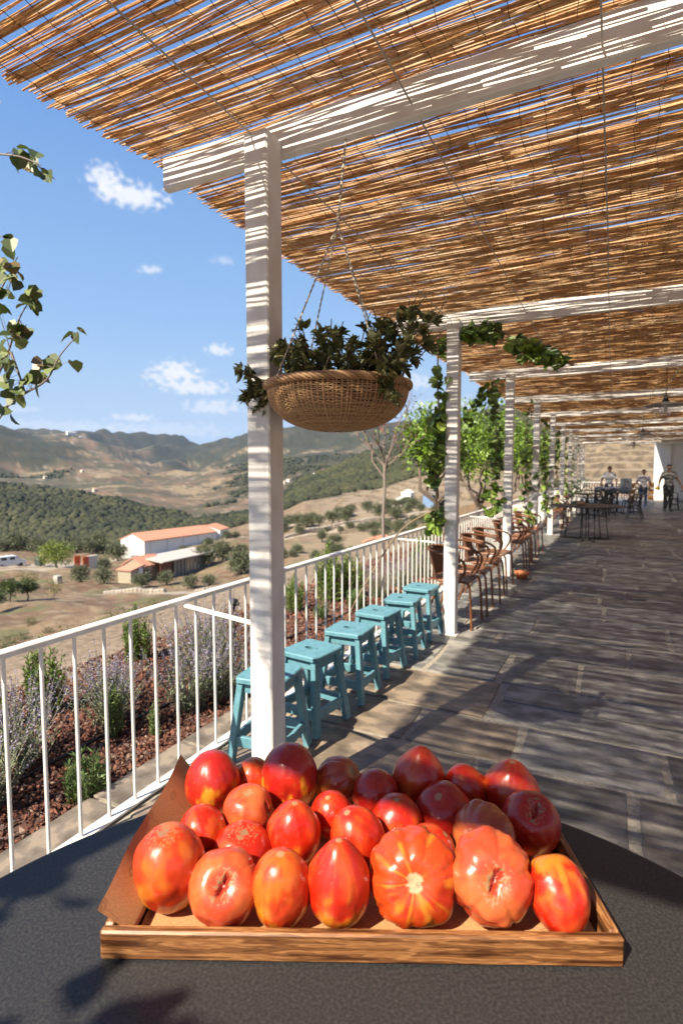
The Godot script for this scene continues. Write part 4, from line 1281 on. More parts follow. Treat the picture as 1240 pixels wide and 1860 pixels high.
	for k in 6:     # thin leafy shoots that reach above the basket
		var e2 := Vector3(rf(-0.95, 0.15), rf(2.9, 3.6), rf(-0.4, 0.5))
		var pts2 := limb(tw, Vector3(0.0, 2.1, 0), e2, 0.006, 0.002, 0.05, 3)
		for i in 12:
			lv.col = Color(0.10, 0.15, 0.04).lerp(Color(0.28, 0.33, 0.12), rng.randf())
			lv.leaf(pts2[3 + i % 3] + rdir() * 0.07, rdir(), Vector3.UP, rf(0.03, 0.055), 0.035, true)
	part("trunk", t5, st, M.bark); part("twigs", tw, st, M.bark); part("leaves", lv, st, M.leaf_green)
	var sk := MB.new()
	sk.col = Color(0.42, 0.29, 0.17)
	sk.rod(Vector3(-2.68, -0.1, -6.9), Vector3(-2.70, 0.62, -6.92), 0.018, 7)
	tag(top("tree_stake", sk, M.bark), "wooden stake beside the slender tree", "stake")
	# broad-leaved young tree at the left edge, reaching into the picture
	var rt := thing("redbud_tree", "young tree with round leaves reaching in from the left edge", "tree", Vector3.ZERO)
	var br := MB.new()
	br.col = Color(0.20, 0.165, 0.14)
	var base := Vector3(-3.05, -0.12, -0.55)
	var fork := Vector3(-2.98, 1.35, -0.75)
	limb(br, base, fork, 0.03, 0.02, 0.015, 8)
	var rl := MB.new()
	var tips := [
		[[at(-60, 760, 2.7), at(0, 745, 2.6), at(45, 715, 2.55), at(85, 690, 2.5), at(110, 645, 2.5), at(142, 608, 2.5)], [[142, 606, 3], [90, 660, 6], [60, 690, 6], [35, 718, 4], [12, 745, 3], [72, 672, 3]]],
		[[at(-60, 740, 2.75), at(-10, 690, 2.7), at(15, 640, 2.65), at(35, 580, 2.6), at(55, 545, 2.6)], [[52, 555, 5], [40, 590, 5], [20, 620, 4], [62, 525, 4], [10, 655, 4], [30, 600, 4]]],
		[[at(-70, 700, 2.8), at(-30, 600, 2.75), at(5, 520, 2.7), at(25, 490, 2.65)], [[22, 500, 5], [10, 475, 4], [5, 530, 5], [30, 480, 3]]],
		[[at(-90, 600, 2.9), at(-40, 440, 2.8), at(5, 430, 2.7)], [[8, 432, 4]]],
		[[at(-100, 450, 2.9), at(-40, 300, 2.7), at(20, 282, 2.5), at(75, 300, 2.45)], [[28, 276, 2], [52, 290, 4], [72, 300, 4], [86, 308, 2], [40, 284, 3]]],
		[[at(-90, 300, 2.8), at(-20, 200, 2.6), at(-2, 195, 2.55)], [[-3, 192, 2]]],
		[[at(20, 640, 2.65), at(35, 680, 2.6), at(47, 714, 2.55)], [[8, 700, 4], [2, 640, 4], [8, 560, 3], [15, 675, 3]]],
	]
	var dl := [at(132, 656, 2.5)]
	for t in tips:
		var pts := curve(t[0], 4)
		var rad := []
		for i in pts.size(): rad.append(lerpf(0.008, 0.0018, float(i) / pts.size()))
		br.tube(pts, rad, 5)
		limb(br, fork + Vector3(rf(-0.1, 0.1), rf(-0.3, 0.4), rf(-0.1, 0.1)), pts[0], 0.014, 0.008, 0.03, 6)
		for q in t[1]:
			for i in q[2]:
				var c := at(q[0] + rf(-12, 12), q[1] + rf(-12, 12), 2.55 + rf(-0.06, 0.06))
				redleaf(rl, c)
				var nearp := pts[0]
				for w in pts:
					if w.distance_to(c) < nearp.distance_to(c): nearp = w
				if nearp.distance_to(c) < 0.3: br.tube(PackedVector3Array([nearp, c]), [0.0012, 0.0009], 3, false)
	for p in dl:
		redleaf(rl, p)
		br.tube(PackedVector3Array([at(100, 665, 2.5), p]), [0.001, 0.0007], 3, false)
	part("trunk", br, rt, M.bark)
	part("leaves", rl, rt, M.leaf_green)
func redleaf(m: MB, c: Vector3) -> void:
	var e := rng.randf()
	m.col = Color(0.06, 0.085, 0.025).lerp(Color(0.24, 0.29, 0.10), e * e) if rng.randf() < 0.92 else Color(0.22, 0.16, 0.07)
	m.leaf(c, (Vector3(0, -0.7, 0) + rdir()).normalized(), (Vector3(0.4, 0.5, 0.6) + rdir() * 0.8).normalized(), rf(0.05, 0.075), rf(0.05, 0.075), true)

# ---------------------------------------------------------------- vines
func vine_leaf(m: MB, c: Vector3, s: float) -> void:
	var e := rng.randf()
	m.col = Color(0.035, 0.075, 0.012).lerp(Color(0.24, 0.34, 0.05), e * e * 0.9 + 0.05)
	m.leaf(c, (Vector3(0, -0.8, 0) + rdir() * 0.9).normalized(), (Vector3(0.3, 0.4, 0.8) + rdir() * 0.7).normalized(), s * rf(0.7, 1.1), s * rf(0.8, 1.15), true)
func vine(label: String, path: Array, n: int, spread_: float, s: float, group: String) -> void:
	var t := thing("grape_vine", label, "vine", Vector3.ZERO, 0.0, group)
	var st := MB.new()
	st.col = Color(0.16, 0.115, 0.075)
	var pts := curve(path, 8)
	st.tube(pts, [0.008], 5)
	var lv := MB.new()
	for i in n:
		var p := pts[rng.randi() % pts.size()]
		if noise_b.get_noise_3dv(p * 3.1) < -0.45: continue
		vine_leaf(lv, p + rdir() * spread_ * rng.randf() + Vector3(0, -0.02, 0), s)
	part("stem", st, t, M.bark)
	part("leaves", lv, t, M.leaf_green)
func vines() -> void:
	var g := "vines on the pergola"
	var z := post_z(1)
	vine("grape vine hanging down the second post beside the basket", [Vector3(-1.45, 2.72, z + 0.02), Vector3(-1.44, 2.3, z + 0.06), Vector3(-1.42, 1.9, z + 0.07), Vector3(-1.45, 1.6, z + 0.05), Vector3(-1.43, 1.25, z + 0.08), Vector3(-1.44, 1.0, z + 0.08)], 150, 0.09, 0.095, g)
	vine("grape vine running along the second beam toward the lamps", [Vector3(-1.22, 2.74, z - 0.02), Vector3(-0.98, 2.73, z + 0.03), Vector3(-0.75, 2.6, z + 0.0), Vector3(-0.55, 2.50, z + 0.0), Vector3(-0.32, 2.36, z + 0.0)], 330, 0.085, 0.085, g)
	z = post_z(2)
	vine("grape vine hanging in a thick curtain on the third post", [Vector3(-1.55, 2.76, z), Vector3(-1.50, 2.3, z + 0.05), Vector3(-1.47, 1.8, z + 0.06), Vector3(-1.52, 1.3, z + 0.1), Vector3(-1.5, 0.95, z + 0.1)], 130, 0.13, 0.10, g)
	vine("grape vine arching above the third post's outer side", [Vector3(-1.5, 2.7, z), Vector3(-1.75, 2.55, z - 0.1), Vector3(-1.95, 2.35, z - 0.2), Vector3(-2.1, 2.2, z - 0.4)], 110, 0.16, 0.09, g)
	for k in range(3, 9):
		z = post_z(k)
		vine("grape vine growing up the %s pergola post" % ORD[k], [Vector3(-1.45, 2.7, z), Vector3(-1.5, 2.2, z + 0.05), Vector3(-1.47, 1.6, z + 0.1), Vector3(-1.42, 1.0, z + 0.1), Vector3(-1.4, 0.6, z + 0.1)], 85, 0.22, 0.11, g)
	z = post_z(-1)
	vine("grape vine on the pergola frame behind the viewer", [Vector3(-1.6, 2.7, z + 0.08), Vector3(-1.45, 2.45, z + 0.08), Vector3(-1.25, 2.28, z + 0.1), Vector3(-1.05, 2.31, z + 0.1), Vector3(-0.85, 2.36, z + 0.1), Vector3(-0.62, 2.30, z + 0.1)], 85, 0.11, 0.085, g)
	# a bare shoot leaning on the railing by the second post
	var sh := MB.new()
	sh.col = Color(0.22, 0.16, 0.10)
	sh.tube(curve([Vector3(-2.2, -0.05, -4.3), Vector3(-1.98, 0.5, -4.55), Vector3(-1.75, 0.95, -4.8), Vector3(-1.45, 1.15, -4.87)], 6), [0.008], 5)
	tag(top("vine_shoot", sh, M.bark), "bare vine shoot leaning over the railing to the second post", "vine shoot")

# ---------------------------------------------------------------- hanging basket
func hanging_basket() -> void:
	var c := Vector3(-0.975, 1.823, -1.95)
	var bk := thing("hanging_basket", "round woven wicker basket hanging beside the nearest post", "basket", c)
	var R := 0.272
	var D := 0.165
	var prof := func(t: float) -> Vector2:       # t 0 rim .. 1 bottom centre
		var a := t * PI * 0.5
		return Vector2(R * pow(cos(a), 0.8), -D * pow(sin(a), 0.9))
	var w := MB.new()
	var nr := 96
	for i in nr:                                   # upright ribs
		var a := TAU * (i + rf(-0.2, 0.2)) / nr
		var pts := PackedVector3Array()
		var rad := []
		for k in 13:
			var p: Vector2 = prof.call(k / 12.0 * 0.985)
			pts.append(Vector3(cos(a) * p.x, p.y, sin(a) * p.x))
			rad.append(lerpf(0.0042, 0.0014, pow(k / 12.0, 2.0)))
		w.col = Color(0.46, 0.28, 0.14).lerp(Color(0.29, 0.16, 0.075), rng.randf())
		w.tube(pts, rad, 5, false)
	for k in 42:                                   # woven strands
		var t := 0.02 + 0.93 * k / 42.0
		var p: Vector2 = prof.call(t)
		var pts := PackedVector3Array()
		var n := 96
		for i in n + 1:
			var a := TAU * i / n
			var o := 0.0028 * (1.0 if (i + k) % 2 else -1.0)
			pts.append(Vector3(cos(a) * (p.x + o), p.y + noise_b.get_noise_2d(i * 0.3, k * 9.0) * 0.0022, sin(a) * (p.x + o)))
		w.col = Color(0.48, 0.30, 0.15).lerp(Color(0.28, 0.155, 0.075), rng.randf())
		w.tube(pts, [0.0023], 4, false)
	part("woven_bowl", w, bk, M.wicker)
	var soil := MB.new()
	soil.col = Color(0.035, 0.025, 0.018)
	var pr := []
	for k in 9:
		var p: Vector2 = prof.call(0.04 + k / 8.0 * 0.9)
		pr.append(Vector2(maxf(p.x - 0.014, 0.0), p.y + 0.012))
	soil.lathe(pr, 40)
	soil.lathe([Vector2(R - 0.014, -0.02), Vector2(0.15, 0.0), Vector2(0.0, 0.01)], 32)
	part("soil", soil, bk, M.mulch)
	var rim := MB.new()
	for s in 5:                                    # plaited rim of twisted canes
		var pts := PackedVector3Array()
		for i in 181:
			var a := TAU * i / 180.0
			var q := a * 16.0 + TAU * s / 5.0
			var rr := R + 0.004 + cos(q) * 0.010
			pts.append(Vector3(cos(a) * rr, 0.006 + sin(q) * 0.010, sin(a) * rr))
		rim.col = Color(0.42, 0.25, 0.12).lerp(Color(0.27, 0.145, 0.07), s / 4.0)
		rim.tube(pts, [0.0065], 5, false)
	part("rim", rim, bk, M.wicker)
	var knot := Vector3(0.0, 0.62, 0.0)
	for k in 4:
		var a := TAU * k / 4.0 + 0.5
		var rp := MB.new()
		for s in 2:
			var pts := PackedVector3Array()
			for i in 61:
				var t := i / 60.0
				var q := t * 90.0 + PI * s
				pts.append(knot.lerp(Vector3(cos(a) * R, 0.01, sin(a) * R), t) + Vector3(cos(q), 0, sin(q)) * 0.0022)
			rp.tube(pts, [0.0022], 4, false)
		part("rope", rp, bk, M.rope)
	var mr := MB.new()
	for s in 2:
		var pts := PackedVector3Array()
		for i in 41:
			var t := i / 40.0
			var q := t * 60.0 + PI * s
			pts.append(knot.lerp(Vector3(0, 0.964, -0.07), t) + Vector3(cos(q), 0, sin(q)) * 0.003)
		mr.tube(pts, [0.003], 4, false)
	part("rope", mr, bk, M.rope)
	# evergreen shrub growing in it
	var pl := thing("basket_shrub", "dark leathery evergreen shrub spilling over the wicker basket", "shrub", c)
	var st := MB.new()
	st.col = Color(0.13, 0.10, 0.07)
	var lv := MB.new()
	var shoots := []
	for k in 30:
		var a := rf(0, TAU)
		shoots.append([Vector3(cos(a) * rf(0.0, 0.22), 0.0, sin(a) * rf(0.0, 0.22)), Vector3(cos(a) * rf(0.12, 0.3), rf(0.10, 0.2), sin(a) * rf(0.12, 0.3))])
	for k in 15:    # tall middle-left part
		shoots.append([Vector3(-0.08 + rf(-0.1, 0.1), 0, 0.0), Vector3(-0.10 + rf(-0.13, 0.13), rf(0.16, 0.27), rf(-0.12, 0.12))])
	for k in 24:    # tall right part, leaning out
		shoots.append([Vector3(0.16 + rf(-0.1, 0.1), 0, rf(-0.1, 0.1)), Vector3(0.28 + rf(-0.16, 0.15), rf(0.14, 0.30), 0.05 + rf(-0.16, 0.1))])
	for k in 7:     # over the left rim
		shoots.append([Vector3(-0.24, 0, 0.08), Vector3(-0.34 + rf(-0.05, 0.03), rf(-0.12, 0.1), 0.10 + rf(-0.05, 0.08))])
	for k in 5:     # over the right rim
		shoots.append([Vector3(0.22, 0, 0.12), Vector3(0.30 + rf(-0.04, 0.05), rf(-0.1, 0.08), 0.14 + rf(-0.05, 0.05))])
	for s in shoots:
		var pts := limb(st, s[0], s[1], 0.0045, 0.0018, 0.05, 4)
		var tipd: Vector3 = (s[1] - s[0]).normalized()
		for i in 30:
			var t := 1.0 - pow(rng.randf(), 1.8) * 0.75
			var p: Vector3 = pts[clampi(int(t * 5.0), 0, 5)]
			var e := rng.randf()
			lv.col = Color(0.060, 0.070, 0.026).lerp(Color(0.23, 0.23, 0.09), e * e)
			if rng.randf() < 0.08: lv.col = Color(0.20, 0.17, 0.06)
			lv.leaf(p + rdir() * 0.012, (tipd * 0.7 + rdir()).normalized(), (Vector3.UP + rdir() * 0.7).normalized(), rf(0.026, 0.046), rf(0.016, 0.025), rng.randf() < 0.8)
	part("stems", st, pl, M.bark)
	part("leaves", lv, pl, M.leaf_olive)

# ---------------------------------------------------------------- table, tray, tomatoes
func round_table(t: Node3D) -> void:
	var top_ := MB.new()
	top_.lathe([Vector2(0.0, 0.75), Vector2(0.4, 0.75), Vector2(0.785, 0.75), Vector2(0.792, 0.748), Vector2(0.795, 0.742), Vector2(0.795, 0.734), Vector2(0.79, 0.73), Vector2(0.0, 0.73)], 128)
	part("table_top", top_, t, M.table)
	for k in 3:
		var a := TAU * k / 3.0 + 0.4
		var d := Vector3(cos(a), 0, sin(a))
		var s := d.cross(Vector3.UP) * 0.12
		var lg := MB.new()
		lg.tube(curve([d * 0.42 + s + Vector3(0, 0.725, 0), d * 0.46 + s + Vector3(0, 0.3, 0), d * 0.50 + s + Vector3(0, 0.03, 0), d * 0.47 + s * 0.7 + Vector3(0, 0.012, 0), d * 0.14 + s * 0.2 + Vector3(0, 0.012, 0), d * 0.10 + Vector3(0, 0.03, 0), d * 0.08 + Vector3(0, 0.725, 0)], 5), [0.010], 7)
		lg.tube(curve([d * 0.42 - s + Vector3(0, 0.725, 0), d * 0.46 - s + Vector3(0, 0.3, 0), d * 0.50 - s + Vector3(0, 0.03, 0), d * 0.47 - s * 0.7 + Vector3(0, 0.012, 0), d * 0.14 - s * 0.2 + Vector3(0, 0.012, 0)], 5), [0.010], 7)
		part("leg", lg, t, M.iron)

const TRAY_W := 0.797
const TRAY_D := 0.455
const PAL := [
	[Color(0.50, 0.040, 0.010), Color(0.56, 0.115, 0.014), Color(0.60, 0.27, 0.022)],
	[Color(0.48, 0.018, 0.007), Color(0.55, 0.062, 0.012), Color(0.60, 0.22, 0.018)],
	[Color(0.50, 0.060, 0.022), Color(0.54, 0.115, 0.032), Color(0.58, 0.22, 0.03)],
	[Color(0.37, 0.015, 0.010), Color(0.45, 0.024, 0.010), Color(0.60, 0.23, 0.018)],
	[Color(0.36, 0.055, 0.022), Color(0.43, 0.11, 0.030), Color(0.50, 0.20, 0.04)],
	[Color(0.52, 0.055, 0.010), Color(0.46, 0.020, 0.008), Color(0.62, 0.24, 0.02)],
]
# x, depth in the tray, half width, half height, tip, ribs, rib depth, hollow, axis, palette, yellow at the base, scar, label
const TOMS := [
	[0.078, 0.0947, 0.0580, 0.0694, 0.0, 7, 0.025, 0.04, Vector3(-0.1, 1, 0.15), 0, 0.55, 2, "tall orange tomato with a brown scar on top at the tray's front left"],
	[0.178, 0.0640, 0.0570, 0.0490, 0.0, 5, 0.05, 0.22, Vector3(0.12, 0.62, 0.75), 2, 0.5, 3, "squat peach orange tomato with a dark split and scar facing the viewer"],
	[0.2713, 0.0599, 0.0470, 0.0623, 0.0, 5, 0.02, 0.0, Vector3(0.0, 1, 0.1), 0, 0.5, 1, "smooth oval orange red tomato, third from left in the front row"],
	[0.3648, 0.0651, 0.0520, 0.0703, 0.55, 5, 0.03, 0.0, Vector3(0.0, 1, 0.05), 1, 0.75, 1, "pointed red tomato with a yellow side in the middle of the front row"],
	[0.487, 0.0806, 0.0720, 0.0601, 0.0, 9, 0.125, 0.20, Vector3(-0.05, 0.42, 0.9), 5, 0.6, 4, "large ribbed orange beefsteak tomato with a cream stem scar facing the viewer"],
	[0.6126, 0.0735, 0.0672, 0.0582, 0.0, 5, 0.16, 0.22, Vector3(-0.05, 0.5, 0.85), 2, 0.15, 3, "lumpy pink heart-shaped tomato with a sunken scar facing the viewer"],
	[0.7185, 0.0619, 0.0480, 0.0570, 0.1, 4, 0.02, 0.0, Vector3(0.1, -0.75, 0.6), 1, 0.5, 1, "glossy oval red tomato at the front right end of the tray"],
	[0.1014, 0.2117, 0.0460, 0.0489, 0.2, 4, 0.02, 0.0, Vector3(-0.3, 1, -0.1), 1, 0.2, 0, "plain red tomato wedged behind the tall orange one at the left"],
	[0.1875, 0.1673, 0.0530, 0.0442, 0.0, 6, 0.04, 0.08, Vector3(0.1, 1, 0.2), 1, 0.0, 2, "dark red round tomato with a rough brown scab, second row left"],
	[0.1791, 0.2645, 0.0500, 0.0545, 0.0, 5, 0.03, 0.12, Vector3(0.05, 1, 0.2), 2, 0.2, 5, "pinkish tomato with a dark split on its right side"],
	[0.2776, 0.1963, 0.0500, 0.0611, 0.25, 5, 0.035, 0.0, Vector3(0.05, 1, 0.1), 1, 0.6, 1, "pear-shaped red tomato with a yellow base in the second row"],
	[0.3963, 0.1888, 0.0500, 0.0583, 0.15, 4, 0.03, 0.0, Vector3(-0.35, 1, 0.2), 1, 0.35, 1, "leaning oblong light red tomato in the middle of the second row"],
	[0.3468, 0.2707, 0.0430, 0.0479, 0.2, 4, 0.02, 0.05, Vector3(-0.2, 1, 0.3), 1, 0.15, 1, "small red tomato tucked behind the leaning oblong one"],
	[0.4743, 0.2541, 0.0500, 0.0489, 0.15, 4, 0.02, 0.0, Vector3(0.0, 1, 0.2), 1, 0.1, 1, "round red tomato behind the ribbed beefsteak"],
	[0.5335, 0.1801, 0.0450, 0.0385, 0.1, 4, 0.02, 0.0, Vector3(0.6, 0.8, 0.1), 1, 0.1, 1, "small shiny red tomato between the beefsteak and the ribbed brown one"],
	[0.6293, 0.1899, 0.0600, 0.0423, 0.0, 10, 0.08, 0.15, Vector3(-0.75, 0.35, 0.6), 4, 0.3, 6, "ribbed brownish oblong tomato lying on its side"],
	[0.7288, 0.2293, 0.0550, 0.0602, 0.0, 5, 0.05, 0.15, Vector3(-0.05, 0.85, 0.55), 3, 0.1, 3, "large dark red tomato with a hollow scar at the tray's right side"],
	[0.5709, 0.2823, 0.0550, 0.0470, 0.0, 4, 0.02, 0.03, Vector3(-0.3, 0.9, 0.4), 3, 0.0, 1, "smooth dark crimson round tomato in the third row"],
	[0.6326, 0.3596, 0.0450, 0.0517, 0.1, 4, 0.03, 0.0, Vector3(-0.4, 0.9, 0.0), 1, 0.1, 0, "narrow red tomato behind the dark crimson round one"],
	[0.724, 0.3444, 0.0580, 0.0620, 0.45, 4, 0.025, 0.0, Vector3(0.0, 1, 0.1), 1, 0.1, 1, "pointed red tomato in the tray's back right corner"],
	[0.5343, 0.3825, 0.0560, 0.0667, 0.6, 4, 0.02, 0.0, Vector3(0.05, 1, 0.05), 1, 0.1, 0, "pointed red tomato standing at the middle of the back edge"],
	[0.4362, 0.3414, 0.0500, 0.0498, 0.1, 4, 0.02, 0.0, Vector3(0.1, 1, 0.1), 3, 0.0, 0, "dark red tomato in the shade left of the back pointed one"],
	[0.2512, 0.3634, 0.0610, 0.0733, 0.0, 6, 0.03, 0.0, Vector3(0.0, 1, 0.15), 3, 1.9, 0, "large purple red tomato with an orange base in front of the post"],
	[0.0874, 0.3503, 0.0580, 0.0677, 0.1, 6, 0.035, 0.0, Vector3(-0.05, 1, 0.1), 3, 1.9, 0, "dark red tomato with a yellow orange base at the back left"],
	[0.3548, 0.3861, 0.0480, 0.0526, 0.0, 9, 0.09, 0.15, Vector3(0.7, 0.6, 0.3), 4, 0.3, 2, "knobbly ribbed dark tomato right of the purple one at the back"],
	[0.1654, 0.4, 0.0400, 0.0470, 0.0, 5, 0.03, 0.0, Vector3(0, 1, 0), 0, 0.6, 0, "small orange tomato peeking out in front of the white post"],
]
func tomato(q: Array, sd: int) -> MB:
	var m := MB.new()
	var fn := FastNoiseLite.new()
	fn.seed = 300 + sd; fn.frequency = 1.0; fn.fractal_octaves = 3
	var fine := FastNoiseLite.new()
	fine.seed = 700 + sd; fine.frequency = 1.0; fine.noise_type = FastNoiseLite.TYPE_SIMPLEX; fine.fractal_type = FastNoiseLite.FRACTAL_RIDGED; fine.fractal_octaves = 3
	var nl := 104
	var np := 72
	var ph0 := rf(0, TAU)
	var ax: Vector3 = (q[8] as Vector3).normalized()
	var side := (Vector3.RIGHT - ax * ax.x).normalized() if absf(ax.x) < 0.8 else (Vector3.BACK - ax * ax.z).normalized()
	var bs := Basis(side, ax, side.cross(ax))
	var pal: Array = PAL[q[9]]
	var a: float = q[2]
	var b: float = q[3]
	var big: bool = q[6] > 0.045
	for i in np + 1:
		var ph := PI * i / np
		var cp := cos(ph)
		var sp := sin(ph)
		for j in nl:
			var th := TAU * j / nl
			var dir := Vector3(sp * cos(th), cp, sp * sin(th))
			var rib := absf(sin((th + ph0 + 0.35 * fn.get_noise_2d(cos(th) * 0.9, sin(th) * 0.9)) * q[5] * 0.5))
			var wr: float = pow(sp, 0.7) * (0.4 + 0.6 * absf(cp)) if not big else pow(sp, 0.5) * (0.35 + 0.9 * exp(-pow(ph / 0.95, 2.0)))
			var pw := 0.88 if q[4] < 0.05 else 0.94
			var rho: float = a * pow(sp, pw) * (1.0 + q[6] * (pow(rib, 0.45) - 0.72) * wr * 1.6)
			rho *= 1.0 - q[4] * 0.42 * smooth(0.1, 1.0, cp) + 0.05 * (1.0 - q[4]) * smooth(0.0, -1.0, cp) 
			rho *= 1.0 + 0.075 * fn.get_noise_3dv(dir * 0.85) + (0.16 * fn.get_noise_3dv(dir * 0.7 + Vector3(7, 0, 0)) if q[6] > 0.12 else 0.0)
			var y: float = b * cp * (1.0 + q[4] * 0.10 * pow(maxf(cp, 0.0), 6.0))
			y -= q[7] * b * exp(-pow(sp / 0.34, 2.0)) if cp > 0.0 else -0.06 * b * exp(-pow(sp / 0.3, 2.0))
			var p := Vector3(rho * cos(th), y, rho * sin(th))
			# skin colour
			var n1 := fn.get_noise_3dv(dir * 0.9 + Vector3(3, 1, 5))
			var n2 := fn.get_noise_3d(cos(th) * 2.2, cp * 0.5, sin(th) * 2.2)
			var c: Color = pal[0].lerp(pal[1], smooth(-0.25, 0.45, n1 + n2 * 0.4))
			var yel: float = smooth(0.05, 0.75, (-cp * 0.75 + n1 * 1.0 + n2 * 0.7 - 0.04)) * (q[10] + 0.15)
			c = c.lerp(pal[2], clampf(yel, 0.0, 0.92))
			if q[9] == 5: c = c.lerp(pal[2], smooth(0.0, 0.55, n2 * 1.1 + n1 * 0.9) * 0.7)
			c = c * (1.0 + 0.07 * fn.get_noise_3dv(dir * 6.0) + 0.05 * fn.get_noise_3dv(dir * 26.0))
			if fn.get_noise_3dv(dir * 19.0 + Vector3(9, 9, 9)) > 0.52: c = c.lerp(Color(0.60, 0.20, 0.07), 0.22)
			# scars, scabs and splits
			var off := dir - Vector3(0, 1, 0)
			var pd := off.length()
			var rg := fine.get_noise_3dv(dir * 4.2) + 0.25 * fn.get_noise_3dv(dir * 9.0)
			match int(q[11]):
				1:
					if pd < 0.10 + 0.04 * rg: c = c.lerp(Color(0.33, 0.22, 0.11), 0.85)
				2:
					if pd < 0.5 and rg > 0.35 + pd * 0.75: c = c.lerp(Color(0.25, 0.165, 0.075), 0.85)
					if pd < 0.12: c = c.lerp(Color(0.22, 0.15, 0.08), 0.7)
				3:
					var cut := absf(dir.x * 0.5 + dir.z * 0.25 + 0.04 * fn.get_noise_3dv(dir * 5.0))
					if pd < 0.42:
						if cut < 0.045 and pd < 0.26:
							p -= p.normalized() * a * 0.16 * (1.0 - cut / 0.045)
							c = c.lerp(Color(0.35, 0.03, 0.015), 0.85)
						elif rg > 0.30 + maxf(cut - 0.06, 0.0) * 3.5 + pd * 0.3: c = c.lerp(Color(0.27, 0.19, 0.09), 0.85)
				4:
					if pd < 0.12 + 0.05 * rg: c = c.lerp(Color(0.46, 0.38, 0.22) * (0.75 + 0.3 * rg), 0.95)
					var s4 := (dir - Vector3(-0.62, 0.6, -0.5)).length()
					if s4 < 0.22 and absf(dir.x + dir.z * 0.3 + 0.47) < 0.05 + 0.02 * rg: c = c.lerp(Color(0.50, 0.40, 0.22), 0.85)
				5:
					if pd < 0.16 and rg > 0.1: c = c.lerp(Color(0.30, 0.2, 0.1), 0.85)
					var s5 := absf(th - 0.35 + 0.05 * sin(ph * 9.0))
					if s5 < 0.11 and ph > 0.8 and ph < 1.9:
						p -= p.normalized() * a * 0.06
						c = c.lerp(Color(0.10, 0.05, 0.025), 0.85 * (1.0 - s5 / 0.14))
				6:
					if pd < 0.16: c = Color(0.05, 0.06, 0.025)
			m.vert(bs * p, Vector3.UP, c)
	for i in np:
		for j in nl:
			var p0 := i * nl + j
			var p1 := i * nl + (j + 1) % nl
			var n := m.V[p0] + m.V[p1]
			m.face(p0, p1, p1 + nl, n); m.face(p0, p1 + nl, p0 + nl, n)
	var acc := PackedVector3Array()
	acc.resize(m.V.size())
	for k in range(0, m.I.size(), 3):
		var n := (m.V[m.I[k + 2]] - m.V[m.I[k]]).cross(m.V[m.I[k + 1]] - m.V[m.I[k]])
		acc[m.I[k]] += n; acc[m.I[k + 1]] += n; acc[m.I[k + 2]] += n
	for k in acc.size():
		m.N[k] = acc[k].normalized() if acc[k].length_squared() > 0.0 else m.V[k].normalized()
	for e in [0, np]:                    # one shared normal at each pole
		for j in nl: m.N[e * nl + j] = bs * Vector3(0, 1 if e == 0 else -1, 0)
	return m
func kraft_picture() -> ImageTexture:
	var S := 512
	var im := Image.create(S, S, false, Image.FORMAT_RGB8)
	var fn := FastNoiseLite.new()
	fn.seed = 77; fn.frequency = 0.09; fn.fractal_octaves = 4
	for y in S:
		for x in S:
			var n := fn.get_noise_2d(x * 0.45, y * 2.0) * 0.10 + fn.get_noise_2d(x * 1.7 + 90.0, y * 1.7) * 0.05
			im.set_pixel(x, y, Color(0.70 + n, 0.515 + n * 0.9, 0.345 + n * 0.8))
	var ink := Color(0.40, 0.27, 0.16)
	for m in [[110, 110], [370, 230], [150, 380], [420, 470], [300, 40]]:
		for k in 420:                    # spiral emblem
			var t := k / 420.0
			var a := t * TAU * 2.4
			var r := 7.0 + 20.0 * t
			for w in 2:
				im.set_pixel(clampi(int(m[0] + cos(a) * (r + w)), 0, S - 1), clampi(int(m[1] + sin(a) * (r + w)), 0, S - 1), ink)
		for k in 17:                     # line of small print under it
			for y in 9:
				if rng.randf() < 0.8: im.set_pixel(clampi(m[0] + 40 + k * 7, 0, S - 1), clampi(m[1] - 4 + y, 0, S - 1), ink)
				if rng.randf() < 0.4: im.set_pixel(clampi(m[0] + 42 + k * 7, 0, S - 1), clampi(m[1] - 4 + y, 0, S - 1), ink)
	return ImageTexture.create_from_image(im)
